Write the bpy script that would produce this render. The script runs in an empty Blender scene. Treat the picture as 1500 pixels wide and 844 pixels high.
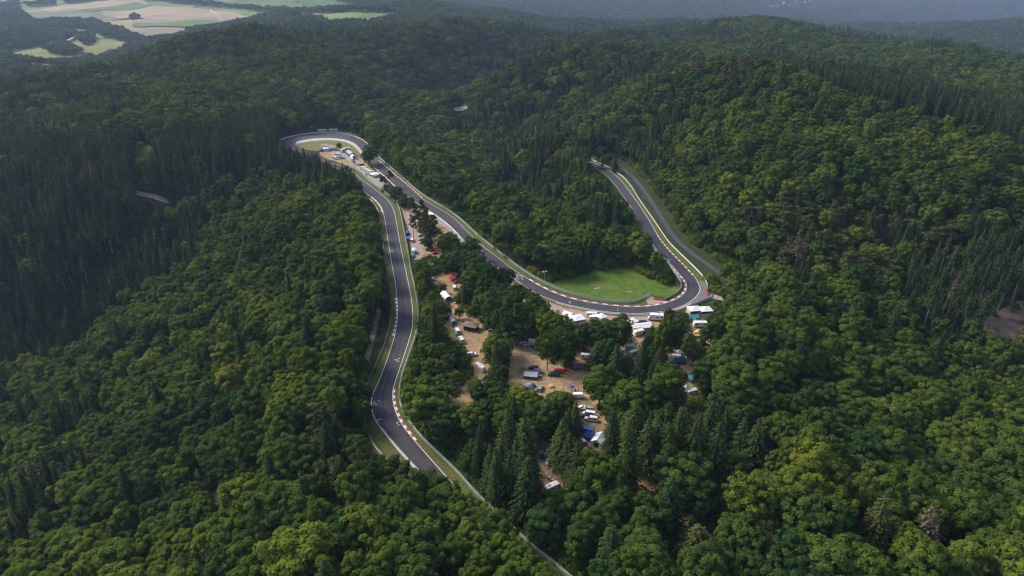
import bpy, math, random
import numpy as np
from mathutils import Vector

random.seed(7)
rng = np.random.default_rng(11)
scene = bpy.context.scene
COL = scene.collection

# ------------------------------------------------------------------ camera
CAM_H = 150.0
PITCH = math.radians(25.0)
FPX = 1000.0                     # focal length in pixels of the 1500 px wide photograph
CP, SP = math.cos(PITCH), math.sin(PITCH)
cam_d = bpy.data.cameras.new("camera")
cam_d.sensor_width = 36.0
cam_d.lens = 24.0
cam_d.clip_start = 1.0
cam_d.clip_end = 20000.0
cam = bpy.data.objects.new("camera", cam_d)
cam.location = (0, 0, CAM_H)
cam.rotation_euler = (math.pi / 2 - PITCH, 0, 0)
COL.objects.link(cam)
scene.camera = cam


def ray(u, v):
    a = (u - 750.0) / FPX
    b = (v - 422.0) / FPX
    return a, CP - b * SP, -SP - b * CP


def P(u, v, z=0.0):
    """the point of the horizontal plane z seen in that direction"""
    dx, dy, dz = ray(u, v)
    t = (z - CAM_H) / dz
    return (dx * t, dy * t, z)


def PD(u, v, d):
    dx, dy, dz = ray(u, v)
    return (dx * d, dy * d, CAM_H + dz * d)


def proj(x, y, z):
    x = np.asarray(x, float); y = np.asarray(y, float); z = np.asarray(z, float) - CAM_H
    d = y * CP - z * SP
    up = y * SP + z * CP
    d = np.where(d < 1, 1, d)
    return 750 + FPX * x / d, 422 - FPX * up / d, d


def in_poly(px, py, poly):
    px = np.asarray(px, float); py = np.asarray(py, float)
    res = np.zeros(px.shape, bool)
    n = len(poly)
    j = n - 1
    for i in range(n):
        xi, yi = poly[i]; xj, yj = poly[j]
        if yi != yj:
            c = ((yi > py) != (yj > py)) & (px < (xj - xi) * (py - yi) / (yj - yi) + xi)
            res ^= c
        j = i
    return res


def smooth_poly(pts, step=3.0, it=2):
    """resample a polyline of (x, y) evenly and round its corners"""
    p = np.array(pts, float)
    for _ in range(it):
        q = [p[0]]
        for i in range(len(p) - 1):
            q.append(p[i] * .75 + p[i + 1] * .25)
            q.append(p[i] * .25 + p[i + 1] * .75)
        q.append(p[-1])
        p = np.array(q)
    seg = np.linalg.norm(np.diff(p, axis=0), axis=1)
    s = np.concatenate([[0], np.cumsum(seg)])
    n = max(2, int(s[-1] / step) + 1)
    t = np.linspace(0, s[-1], n)
    return np.stack([np.interp(t, s, p[:, 0]), np.interp(t, s, p[:, 1])], 1)


def W(pts, z=0.0):
    return [P(u, v, z)[:2] for u, v in pts]


# ------------------------------------------------------------------ what the photograph shows: lines on the ground plane
A_LEFT = [(820, 905), (790, 875), (765, 848), (730, 815), (690, 775), (640, 722), (606, 686), (583, 661), (556.4, 627.6), (545.8, 609.8), (542.6, 592),
          (544.7, 577.8), (552.9, 561.8), (563.6, 535), (573.2, 506.7), (577.8, 490.7), (581.5, 471), (582.4, 453.3),
          (580.6, 435.6), (577.8, 407), (575.5, 399.4), (570.5, 369.5), (565.5, 334.7), (562.7, 318), (559.5, 306),
          (554.8, 298.2), (546.5, 290), (533.2, 281), (518, 264), (508, 253.7), (485, 244), (455, 234), (430, 223),
          (414, 214), (409, 209), (412, 205.8)]
A_RIGHT = [(860, 900), (830, 870), (800, 842), (770, 812), (735, 778), (690, 735), (654.2, 698), (608, 645.3), (586.7, 618.7), (578, 597), (575.3, 577.8),
           (577.8, 565), (583, 549.3), (590.2, 528), (600.9, 496), (605.2, 478), (605.6, 457), (602.7, 432), (595.6, 400),
           (591.3, 379.5), (586.3, 356.2), (581.3, 326.4), (578, 310), (572.5, 298.2), (563, 288.2), (549.8, 278),
           (534.8, 266.6), (525.7, 260), (512.5, 246.3), (488, 238.5), (462, 229), (445, 220), (434, 213.5), (431.5, 210.3),
           (434, 207.8)]
CAR_OUT = [(412, 205.8), (420, 203.4), (430.8, 200.8), (446.2, 198.2), (461.6, 196.6), (480, 196), (498.6, 197.1), (512.5, 199.6),
           (523.3, 203.1), (531, 207), (538, 213), (545, 221), (554, 234.5)]
CAR_IN = [(434, 207.8), (443, 205.2), (458.5, 203), (477, 202), (495.5, 203), (510.9, 205.7), (520.2, 210.4), (526.3, 216.2),
          (530.6, 222), (538, 233), (547, 245)]
CONC_IN = [(432.4, 212), (446, 208.5), (461.6, 206.2), (480, 205.3), (498.6, 206.5), (511, 210), (518.6, 214.7), (523.3, 219.3), (529, 226)]
B_UP = [(554, 234.5), (561.7, 241.6), (571, 249.3), (580.2, 257.8), (592.5, 267.8), (604.9, 278.6), (617.2, 289.6), (626, 296.5),
        (649.3, 309), (659.2, 314.7), (672.5, 326.4), (682.5, 337.2), (695.8, 350.4), (709, 362), (720, 370.3), (732.7, 380),
        (744.4, 389.1), (759.3, 399.9), (775.9, 409.9), (790.8, 418.6), (804, 425.2), (820, 431.8), (833, 436.2), (852.8, 441),
        (872.7, 444.4), (889.3, 446.7), (906, 448.4), (922.5, 449.4), (942.4, 449.2), (955.7, 448), (966.2, 446), (977, 443),
        (989.4, 438.5), (997.7, 433.5), (1003.5, 427.3), (1005.7, 419.8), (1003.5, 412.4), (999.4, 407), (994, 401.6),
        (987, 392.5), (979.5, 383.5), (963.1, 368), (955.7, 358), (948.2, 348), (942, 337), (934.5, 322), (925.8, 306),
        (914.6, 290.9), (902.2, 272.2), (889.8, 258.6), (869.9, 244), (855, 237.5), (838, 233), (820, 231)]
B_LOW = [(547, 245), (563.3, 258), (579.5, 274), (589.6, 283), (606.5, 295.6), (623.6, 305.4), (644.4, 319.5), (656, 328.5), (667.6, 339.6),
         (676, 349.6), (690, 362.5), (706, 376), (726, 391), (743.3, 402.5), (753.3, 409), (764.9, 417.5), (779.8, 427), (793, 434),
         (814.7, 442.2), (833, 447.4), (862.8, 453.2), (876.6, 455.5), (893.2, 457.7), (909.8, 458.9), (926.4, 459.6),
         (943, 459.3), (959.5, 458.2), (976, 456), (986, 453.5), (999.4, 448.9), (1009.3, 443.9), (1019.3, 436.4), (1025, 429),
         (1026.6, 422), (1022.8, 413), (1018.5, 406), (1010.5, 397), (999, 385), (986.8, 372.8), (974.3, 359.2),
         (964.4, 345.6), (956.9, 332), (947, 315.8), (937, 300.5), (924.6, 283.4), (917.1, 273.5), (909.7, 264), (897.2, 252.3),
         (882.3, 243.6), (867.4, 237.5), (852, 232.5), (836, 229), (818, 227.5)]
FENCE_AL = [(600, 705), (582, 690), (565, 673.8), (547.6, 656), (536.9, 631), (532.3, 609.8), (532, 588), (536.2, 568.9), (545.8, 545.8), (556.4, 522.7), (567, 496),
            (572.4, 471), (573.2, 442.7), (570.7, 417.8), (567, 399.7), (564, 379.5), (560.6, 353), (557.2, 326), (554.8, 311.4),
            (548, 299), (538, 289)]
FENCE_AR = [(474, 232.4), (486, 236.3), (511.7, 245.5), (523, 250), (534, 258), (538, 264), (553, 275), (566, 284), (578, 294), (584.6, 303), (588, 315),
            (591.3, 331), (595.4, 353), (599.6, 376), (602.9, 399), (606.6, 412), (613, 446), (614, 470), (611.6, 490), (604, 512), (595, 538), (588.5, 560), (586.5, 577.8),
            (586.5, 590), (593.8, 609.8), (614, 638), (635.4, 659.3), (655.6, 678), (675.9, 698.3), (697.6, 724.3), (713.5, 738.8),
            (753.9, 776.4), (785.7, 806.7), (808.9, 824), (832, 842.8), (865, 872)]
FENCE_BU = [(546, 222), (555.6, 231.8), (569.5, 243.6), (585, 257), (600.3, 270.7), (615.7, 284.2), (632.7, 295.2), (649.3, 304.5), (665.9, 315.3), (679, 326),
            (692.5, 339), (705.7, 350.8), (719, 361), (742.7, 380), (756, 390), (772.6, 401.6), (789, 411.3), (805.7, 419.8), (823, 427.6),
            (846, 434.6), (866, 439.2), (886, 442.7), (906, 444.4), (919, 444.7), (930.8, 443.4), (940.8, 439), (952.4, 432.3)]
FENCE_BI = [(972.8, 438.6), (986, 433), (995.2, 426.5), (998, 418), (995.2, 410.7), (987.8, 400), (979.5, 389), (970, 378), (952, 362), (940, 345)]
FENCE_BO = [(1035.3, 427.5), (1036.5, 419), (1031.5, 409), (1021.6, 397.9), (1009, 385.4), (994.2, 371.5), (979.3, 356.4), (969.4, 341.9),
            (959.4, 326.5), (947, 309), (934.5, 291), (924.6, 273.5), (912, 259.5), (894.7, 248), (879.8, 240.5), (868, 236)]
FENCE_RUN = [(986, 459.5), (1009, 450.8), (1021.3, 446), (1031.7, 441.8), (1044, 437)]
SERVICE = [(885, 232), (896, 235), (905, 240), (917, 249.9), (934.5, 267), (947, 284.7), (961.9, 307), (976.8, 332), (991.7, 353), (1014, 371.7), (1039, 389), (1058, 403), (1075, 417), (1088, 428)]

ROAD_L = W(A_LEFT) + W(CAR_OUT[1:]) + W(B_UP[1:])       # outer side of the loop first, then its inner side
ROAD_R = W(A_RIGHT) + W(CAR_IN[1:]) + W(B_LOW[1:])

# ------------------------------------------------------------------ terrain
CTRL = []


def canopy(u, v, zg, h=18):
    x, y, z = P(u, v, zg + h)
    CTRL.append((x, y, zg))


def deep(u, v, d, h=18):
    x, y, z = PD(u, v, d)
    CTRL.append((x, y, z - h))


for t in [(480, 450, -6), (400, 450, -20), (300, 450, -38), (200, 450, -56), (100, 470, -76), (30, 500, -84),
          (480, 620, -5), (400, 620, -17), (300, 620, -34), (200, 620, -51), (80, 620, -70), (0, 620, -80),
          (500, 780, -3), (400, 780, -13), (250, 780, -31), (100, 780, -52), (0, 800, -62),
          (400, 330, -14), (320, 350, -31), (260, 340, -41), (200, 345, -36), (120, 350, -32), (30, 350, -34), (0, 300, -22),
          (100, 270, -12), (180, 230, -3), (60, 225, -6), (150, 150, 4), (60, 160, -8), (0, 190, -18), (300, 230, -4), (380, 200, 0),
          (620, 225, -5), (700, 262, -22), (680, 220, -42), (760, 250, -40), (830, 262, -22), (760, 300, -14), (850, 350, -6), (800, 345, -9),
          (1100, 330, 8), (1200, 380, 3), (1000, 290, 6), (940, 225, 8), (860, 200, -4), (780, 170, -30), (720, 152, -52),
          (1100, 240, 18), (1000, 200, 20), (900, 150, 22),
          (1100, 500, -5), (1200, 560, -9), (1300, 560, -17), (1450, 560, -27), (1300, 650, -11), (1450, 650, -18), (1200, 700, -5),
          (1400, 780, -7), (1250, 800, -3), (1100, 800, -2), (1100, 600, -4), (1000, 810, -1), (1250, 480, -12), (1350, 480, -18),
          (1150, 440, -2), (1250, 420, -3)]:
    canopy(*t)
for t in [(1200, 235, 444), (1265, 225, 430), (800, 110, 836), (840, 64, 900), (760, 85, 900), (720, 130, 1010), (950, 70, 880),
          (1050, 90, 760), (1100, 100, 700), (1200, 125, 600), (1300, 145, 540), (1400, 165, 500), (1500, 190, 470), (1350, 190, 480),
          (1450, 250, 400), (1400, 330, 385), (1300, 350, 390), (1500, 330, 390),
          (1300, 106, 800), (1400, 104, 900), (1450, 128, 800), (1250, 64, 1200), (1350, 84, 1000), (1500, 112, 850), (1050, 26, 1650),
          (1000, 50, 1450), (1150, 46, 1300), (920, 62, 1900), (850, 40, 3000), (780, 14, 3600), (900, 10, 4300), (1050, 5, 4800),
          (1400, 10, 6000), (1300, 40, 4600), (1500, 50, 4300), (1200, 24, 5000), (1400, -30, 7200), (1250, -10, 7000), (1500, -20, 6800),
          
          (620, 100, 1120), (500, 100, 950), (400, 100, 900), (300, 130, 800), (600, 150, 1060), (560, 130, 960), (450, 150, 800)]:
    deep(*t)
for t in [(400, 28, 1150), (300, 46, 1100), (200, 74, 1020), (100, 98, 950), (0, 122, 900), (550, 44, 1200), (470, 42, 1180), (700, 36, 1300), (1500, 82, 1150), (1390, 66, 1250), (1260, 56, 1350)]:
    deep(*t, h=25)
for t in [(672, 161, 1150), (1452, 466, 352), (1490, 480, 345), (200, 60, 2200), (100, 30, 2700), (400, 10, 3000), (150, 88, 1750), (0, 60, 1900),
          (300, 8, 3100), (550, 10, 2700), (650, 12, 2500), (520, 28, 1900), (0, 0, 3400), (200, -8, 3800), (450, -10, 3800),
          (1150, 4, 5600), (60, 110, 1350), (1160, -6, 6800)]:
    deep(*t, h=0)


def K(u, d, zg):
    CTRL.append(((u - 750) / FPX * d, d * 1.05, zg))


for t in [(200, 1350, -42), (400, 1500, -38), (300, 1350, -32), (50, 1200, -38), (600, 1650, 0), (1300, 650, 20), (1450, 600, 14), (1150, 880, 22),
          (1000, 1080, 8), (840, 1150, -5), (700, 1160, -80), (1200, 2100, -70), (1400, 1700, -60), (1500, 2300, -100), (1300, 2500, -105), (1000, 2000, -25), (850, 1700, -45), (1100, 2300, -30), (750, 1750, -40)]:
    K(*t)
CTRL += [(-3500, 500, -60), (3500, 500, 20), (0, -350, -10), (-500, -250, -75), (500, -250, -15), (-5000, 8400, 120), (5500, 8400, 60),
         (0, 8400, 60), (-1500, 5500, 80), (2600, 3300, -60), (-3500, 3500, 30), (-1200, 300, -60), (1200, 300, -20)]
CTRL = np.array(CTRL, float)

# flat ground of the circuit, the camp and the meadow
CAMP_PX = [(470, 212), (500, 208), (522, 225), (548, 250), (575, 280), (600, 297), (624, 308), (660, 337), (700, 375), (745, 407), (800, 441), (862, 457), (925, 463), (985, 461),
           (1012, 452), (1040, 452), (1045, 480), (1040, 560), (1010, 640), (1090, 720), (1080, 780), (1010, 810), (960, 800),
           (870, 760), (780, 740), (720, 700), (680, 640), (650, 590), (640, 540), (650, 500), (635, 450), (622, 405), (612, 380), (596, 330), (585, 300), (560, 277), (515, 245), (468, 228)]
MEADOW_PX = [(790, 412), (830, 392), (870, 380), (906, 372), (940, 378), (968, 392), (990, 408), (997, 420), (986, 433), (973, 438), (953, 431.5), (941, 438),
             (930, 443), (906, 444), (866, 439), (823, 427)]
CAMP_W = W(CAMP_PX)
MEADOW_W = W(MEADOW_PX)


def tps(ctrl, xs, ys, lam=2e-3):
    s = 500.0
    c = ctrl[:, :2] / s
    z = ctrl[:, 2]
    n = len(c)
    d2 = ((c[:, None] - c[None]) ** 2).sum(-1)
    Kmat = 0.5 * d2 * np.log(d2 + 1e-12) + np.eye(n) * lam
    Pm = np.hstack([np.ones((n, 1)), c])
    A = np.zeros((n + 3, n + 3)); A[:n, :n] = Kmat; A[:n, n:] = Pm; A[n:, :n] = Pm.T
    w = np.linalg.solve(A, np.concatenate([z, np.zeros(3)]))
    qx, qy = xs.ravel() / s, ys.ravel() / s
    out = np.zeros(qx.size)
    for i in range(0, qx.size, 20000):
        e = ((qx[i:i + 20000, None] - c[None, :, 0]) ** 2 + (qy[i:i + 20000, None] - c[None, :, 1]) ** 2)
        out[i:i + 20000] = (0.5 * e * np.log(e + 1e-12)) @ w[:n] + w[n] + w[n + 1] * qx[i:i + 20000] + w[n + 2] * qy[i:i + 20000]
    return out.reshape(xs.shape)


def grow(start, stop, s0, f):
    r = [start]
    s = s0
    while r[-1] < stop:
        s *= f
        r.append(r[-1] + s)
    return r


gx = list(np.arange(-540, 541, 6.0))
side = grow(540, 5200, 6.0, 1.09)[1:]
gx = [-a for a in reversed(side)] + gx + side
gy = list(np.arange(-400, 60, 20.0)) + list(np.arange(60, 1100, 6.0))
gy = gy + grow(gy[-1], 8500, 6.0, 1.07)[1:]
GX, GY = np.array(gx), np.array(gy)
MX, MY = np.meshgrid(GX, GY)
TZ = tps(CTRL, MX, MY)
TZ = np.clip(TZ, -240, 260)
# gentle undulation
TZ += 1.6 * np.sin(MX / 47 + 1.3) * np.sin(MY / 39) + 2.2 * np.sin(MX / 113) * np.sin(MY / 91 + 2)

fold = np.clip((MY - 300) / 500, 0, 1)
TZ += (3.0 + 6.0 * fold) * np.sin(MX / 62 + MY / 190 + .4) * np.sin(MY / 83 - MX / 240 + 1.1) + 5.0 * fold * np.sin((MX * .8 + MY * .6) / 41) * np.sin((MX * .5 - MY) / 120)
# distance to the flat zone
road_mid = smooth_poly(0.5 * (smooth_poly(ROAD_L, 3)[np.linspace(0, len(smooth_poly(ROAD_L, 3)) - 1, 500).astype(int)] +
                              smooth_poly(ROAD_R, 3)[np.linspace(0, len(smooth_poly(ROAD_R, 3)) - 1, 500).astype(int)]), 4, 0)
svc = smooth_poly(W(SERVICE), 4)
FLAT_PTS = np.vstack([road_mid, svc])


def dist_pts(x, y, pts):
    sh = x.shape
    x = x.ravel(); y = y.ravel()
    out = np.full(x.size, 1e9)
    near = (np.abs(x) < 520) & (y > 40) & (y < 1000)
    idx = np.nonzero(near)[0]
    for i in range(0, len(idx), 20000):
        k = idx[i:i + 20000]
        out[k] = np.sqrt(((x[k, None] - pts[None, :, 0]) ** 2 + (y[k, None] - pts[None, :, 1]) ** 2).min(1))
    return out.reshape(sh)


def ring(poly, step=5):
    p = list(poly) + [poly[0]]
    return smooth_poly(p, step, 0)


def dist_poly(x, y, poly):
    d = dist_pts(x, y, ring(poly))
    return np.where(in_poly(x, y, poly), 0, d)


CAR_POLY = W(CAR_OUT + [(547, 245), (530, 240), (500, 236), (470, 232), (440, 222), (414, 212)])
dflat = np.maximum(dist_pts(MX, MY, FLAT_PTS) - 10, 0)
for pl in (CAMP_W, MEADOW_W, CAR_POLY):
    dflat = np.minimum(dflat, dist_poly(MX, MY, pl))
k = np.clip((dflat - 9) / 48, 0, 1)
k = k * k * (3 - 2 * k)
TZ = TZ * k


def terrain(x, y):
    x = np.asarray(x, float); y = np.asarray(y, float)
    i = np.clip(np.searchsorted(GX, x) - 1, 0, len(GX) - 2)
    j = np.clip(np.searchsorted(GY, y) - 1, 0, len(GY) - 2)
    fx = np.clip((x - GX[i]) / (GX[i + 1] - GX[i]), 0, 1)
    fy = np.clip((y - GY[j]) / (GY[j + 1] - GY[j]), 0, 1)
    return (TZ[j, i] * (1 - fx) * (1 - fy) + TZ[j, i + 1] * fx * (1 - fy) + TZ[j + 1, i] * (1 - fx) * fy + TZ[j + 1, i + 1] * fx * fy)

# ------------------------------------------------------------------ node helpers and materials
def new_mat(name):
    m = bpy.data.materials.new(name)
    m.use_nodes = True
    nt = m.node_tree
    return m, nt, nt.nodes["Principled BSDF"]


def N(nt, t, **kw):
    n = nt.nodes.new(t)
    for a, b in kw.items():
        setattr(n, a, b)
    return n


def ramp(nt, fac, stops):
    r = N(nt, "ShaderNodeValToRGB")
    e = r.color_ramp.elements
    while len(e) < len(stops):
        e.new(0.5)
    for i, (p, c) in enumerate(stops):
        e[i].position = p
        e[i].color = (*c, 1)
    nt.links.new(fac, r.inputs[0])
    return r.outputs[0]


def noise(nt, scale, detail=4, rough=.55, coord="Object", stretch=None):
    tc = N(nt, "ShaderNodeTexCoord")
    src = tc.outputs[coord]
    if stretch:
        mp = N(nt, "ShaderNodeMapping")
        mp.inputs["Scale"].default_value = stretch
        nt.links.new(src, mp.inputs[0])
        src = mp.outputs[0]
    n = N(nt, "ShaderNodeTexNoise")
    n.inputs["Scale"].default_value = scale
    n.inputs["Detail"].default_value = detail
    n.inputs["Roughness"].default_value = rough
    nt.links.new(src, n.inputs["Vector"])
    return n.outputs["Fac"]


def mixc(nt, fac, a, b, mode="MIX"):
    m = N(nt, "ShaderNodeMix", data_type="RGBA", blend_type=mode)
    for sock, val in ((m.inputs[0], fac), (m.inputs[6], a), (m.inputs[7], b)):
        if isinstance(val, (int, float)):
            sock.default_value = val
        elif isinstance(val, tuple):
            sock.default_value = (*val, 1)
        else:
            nt.links.new(val, sock)
    return m.outputs[2]


def mth(nt, op, a, b=None, c=None):
    m = N(nt, "ShaderNodeMath", operation=op)
    for i, val in enumerate((a, b, c)):
        if val is None:
            continue
        if isinstance(val, (int, float)):
            m.inputs[i].default_value = val
        else:
            nt.links.new(val, m.inputs[i])
    return m.outputs[0]


def simple(name, col, rough=.5, metal=0.0, vary=.12, scale=3.0):
    m, nt, b = new_mat(name)
    f = noise(nt, scale, 3)
    c2 = tuple(max(0, x * (1 - 2 * vary)) for x in col)
    nt.links.new(ramp(nt, f, [(.3, c2), (.65, col)]), b.inputs["Base Color"])
    b.inputs["Roughness"].default_value = rough
    b.inputs["Metallic"].default_value = metal
    return m


MAT = {}


def noise_mat(name, stops, scale, detail=6, rough=.9, stretch=None, second=None):
    m, nt, b = new_mat(name)
    c = ramp(nt, noise(nt, scale, detail, .6, stretch=stretch), stops)
    if second:
        sc, tint, lo, hi = second
        f = ramp(nt, noise(nt, sc, 4, .6), [(lo, (0, 0, 0)), (hi, (1, 1, 1))])
        c = mixc(nt, f, c, tint)
    nt.links.new(c, b.inputs["Base Color"])
    b.inputs["Roughness"].default_value = rough
    b.inputs["Specular IOR Level"].default_value = .2
    MAT[name] = m
    return m


noise_mat("forest_floor", [(.3, (.012, .016, .007)), (.5, (.025, .035, .012)), (.7, (.05, .055, .02))], .35, 8, second=(.02, (.035, .05, .016), .4, .6))
noise_mat("grass_verge", [(.3, (.055, .07, .014)), (.5, (.085, .1, .02)), (.72, (.13, .13, .035))], .9, 8, second=(.12, (.115, .1, .035), .5, .68))
noise_mat("meadow", [(.3, (.042, .082, .008)), (.5, (.07, .13, .012)), (.72, (.115, .16, .024))], .3, 9, second=(.05, (.14, .145, .04), .5, .68))
noise_mat("dry_camp", [(.28, (.17, .115, .055)), (.48, (.31, .21, .108)), (.7, (.43, .295, .165))], .5, 9, second=(.09, (.12, .125, .045), .53, .66))
noise_mat("infield", [(.3, (.11, .12, .035)), (.5, (.15, .15, .045)), (.72, (.2, .18, .06))], .5, 8)
noise_mat("gravel", [(.3, (.22, .2, .19)), (.5, (.3, .27, .255)), (.7, (.38, .34, .32))], 1.6, 8)
noise_mat("pink_gravel", [(.3, (.24, .17, .15)), (.5, (.33, .24, .21)), (.7, (.42, .32, .28))], 1.2, 8)
noise_mat("dirt", [(.3, (.16, .11, .075)), (.5, (.24, .17, .12)), (.7, (.3, .22, .16))], .8, 8)
noise_mat("cleared_soil", [(.3, (.12, .08, .066)), (.5, (.2, .14, .12)), (.7, (.28, .21, .18))], .6, 8, second=(.15, (.06, .075, .03), .5, .65))
noise_mat("concrete", [(.3, (.33, .31, .32)), (.5, (.44, .42, .42)), (.7, (.52, .5, .5))], .7, 8)
noise_mat("service_asphalt", [(.3, (.05, .055, .07)), (.5, (.065, .07, .088)), (.7, (.09, .095, .11))], .5, 8)
noise_mat("runoff", [(.3, (.12, .115, .125)), (.5, (.15, .145, .155)), (.7, (.19, .18, .19))], .5, 8)

# the race track: two toned asphalt with rubbered lines, worn joints and patches
m, nt, b = new_mat("track_asphalt")
uvn = N(nt, "ShaderNodeUVMap")
sep = N(nt, "ShaderNodeSeparateXYZ")
nt.links.new(uvn.outputs[0], sep.inputs[0])
base = ramp(nt, noise(nt, .22, 8, .65), [(.3, (.034, .032, .045)), (.5, (.043, .04, .055)), (.7, (.054, .05, .066))])
mp = N(nt, "ShaderNodeMapping"); mp.inputs["Scale"].default_value = (5.5, .012, 1)
nt.links.new(uvn.outputs[0], mp.inputs[0])
nz = N(nt, "ShaderNodeTexNoise"); nz.inputs["Scale"].default_value = 1.0; nz.inputs["Detail"].default_value = 6
nt.links.new(mp.outputs[0], nz.inputs[0])
streak = ramp(nt, nz.outputs["Fac"], [(.35, (.58, .58, .6)), (.62, (1.2, 1.19, 1.17))])
c = mixc(nt, 1.0, base, streak, "MULTIPLY")
mp2 = N(nt, "ShaderNodeMapping"); mp2.inputs["Scale"].default_value = (.6, .02, 1)
nt.links.new(uvn.outputs[0], mp2.inputs[0])
vo = N(nt, "ShaderNodeTexVoronoi"); vo.inputs["Scale"].default_value = 1.3
nt.links.new(mp2.outputs[0], vo.inputs[0])
patch = ramp(nt, vo.outputs["Color"], [(.2, (.88, .88, .9)), (.8, (1.06, 1.05, 1.06))])
c = mixc(nt, .8, c, patch, "MULTIPLY")
nt.links.new(c, b.inputs["Base Color"])
b.inputs["Roughness"].default_value = .82
MAT["asphalt"] = m

for nm, col, ro, me_ in [("white_paint", (.68, .68, .66), .6, 0), ("worn_paint", (.55, .53, .5), .7, 0), ("red_paint", (.36, .04, .035), .6, 0),
                         ("steel", (.5, .53, .53), .5, .3), ("pale_rail", (.5, .56, .54), .55, .2), ("post_steel", (.3, .32, .32), .6, .3),
                         ("mesh_green", (.42, .55, .52), .6, .0),
                         ("tent_white", (.82, .82, .83), .7, 0), ("caravan_white", (.8, .8, .8), .35, 0), ("cream", (.72, .66, .55), .6, 0), ("tan", (.62, .45, .28), .8, 0),
                         ("grey_fabric", (.4, .42, .46), .8, 0), ("dark_fabric", (.08, .08, .11), .8, 0), ("purple_fabric", (.09, .07, .11), .8, 0),
                         ("teal_fabric", (.06, .26, .3), .8, 0), ("blue_fabric", (.03, .1, .35), .8, 0), ("deep_blue", (.03, .07, .3), .7, 0), ("navy_fabric", (.03, .06, .13), .8, 0),
                         ("red_fabric", (.62, .03, .06), .75, 0), ("yellow_fabric", (.65, .42, .08), .8, 0), ("orange_plastic", (.6, .15, .02), .5, 0),
                         ("car_white", (.78, .78, .78), .25, 0), ("car_silver", (.45, .47, .5), .3, .4), ("car_grey", (.16, .17, .19), .3, .3), ("car_black", (.015, .015, .018), .25, 0),
                         ("car_red", (.5, .02, .03), .25, 0), ("car_blue", (.03, .08, .25), .25, 0), ("car_navy", (.02, .03, .07), .25, 0), ("car_teal", (.08, .32, .34), .3, 0), ("car_green", (.02, .06, .05), .3, 0),
                         ("tyre", (.015, .015, .015), .9, 0), ("rim", (.4, .4, .42), .4, .6), ("black_trim", (.02, .02, .02), .7, 0), ("lamp_glass", (.75, .75, .72), .2, 0), ("tail_red", (.35, .02, .02), .3, 0),
                         ("roof_brown", (.2, .13, .12), .85, 0), ("roof_red", (.25, .1, .07), .85, 0), ("wood_dark", (.1, .05, .035), .85, 0), ("wall_white", (.75, .74, .72), .8, 0),
                         ("skin", (.5, .32, .24), .6, 0), ("board_white", (.72, .73, .74), .5, 0), ("board_mark", (.12, .13, .16), .6, 0), ("sign_teal", (.2, .5, .5), .5, 0), ("tarp_pink", (.55, .4, .36), .8, 0)]:
    MAT[nm] = simple(nm, col, ro, me_, .08 if nm.startswith(("car", "tent", "white")) else .15)
m, nt, b = new_mat("car_glass")
b.inputs["Base Color"].default_value = (.015, .02, .025, 1); b.inputs["Roughness"].default_value = .08
MAT["glass"] = m


def leaf_mat(name, stops, trans=.2, jitter=.35):
    m, nt, b = new_mat(name)
    nt.nodes.remove(b)
    out = nt.nodes["Material Output"]
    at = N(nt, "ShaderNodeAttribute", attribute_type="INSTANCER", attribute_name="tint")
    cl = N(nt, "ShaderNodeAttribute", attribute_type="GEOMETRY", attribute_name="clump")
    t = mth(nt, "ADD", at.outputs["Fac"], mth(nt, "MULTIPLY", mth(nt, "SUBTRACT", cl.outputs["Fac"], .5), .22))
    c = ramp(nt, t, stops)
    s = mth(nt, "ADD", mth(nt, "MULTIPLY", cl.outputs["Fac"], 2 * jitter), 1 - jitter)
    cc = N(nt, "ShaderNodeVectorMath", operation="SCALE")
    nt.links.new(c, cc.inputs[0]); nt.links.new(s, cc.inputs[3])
    d = N(nt, "ShaderNodeBsdfDiffuse"); tr = N(nt, "ShaderNodeBsdfTranslucent"); mx = N(nt, "ShaderNodeMixShader")
    nt.links.new(cc.outputs[0], d.inputs[0]); nt.links.new(cc.outputs[0], tr.inputs[0])
    mx.inputs[0].default_value = trans
    nt.links.new(d.outputs[0], mx.inputs[1]); nt.links.new(tr.outputs[0], mx.inputs[2])
    nt.links.new(mx.outputs[0], out.inputs[0])
    MAT[name] = m


leaf_mat("broad_leaf", [(0, (.022, .052, .022)), (.3, (.039, .078, .019)), (.6, (.079, .12, .019)), (.85, (.138, .165, .021)), (1, (.182, .188, .026))])
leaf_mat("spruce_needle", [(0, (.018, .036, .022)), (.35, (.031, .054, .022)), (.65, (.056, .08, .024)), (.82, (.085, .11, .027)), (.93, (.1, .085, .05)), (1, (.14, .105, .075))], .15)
leaf_mat("pine_needle", [(0, (.045, .058, .024)), (.5, (.075, .085, .03)), (1, (.11, .11, .042))], .12)
MAT["bark"] = simple("bark", (.13, .105, .09), .9, 0, .3, 2)
MAT["pale_bark"] = simple("pale_bark", (.3, .26, .24), .9, 0, .25, 2)
MAT["pine_bark"] = simple("pine_bark", (.26, .15, .1), .9, 0, .25, 2)


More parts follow.
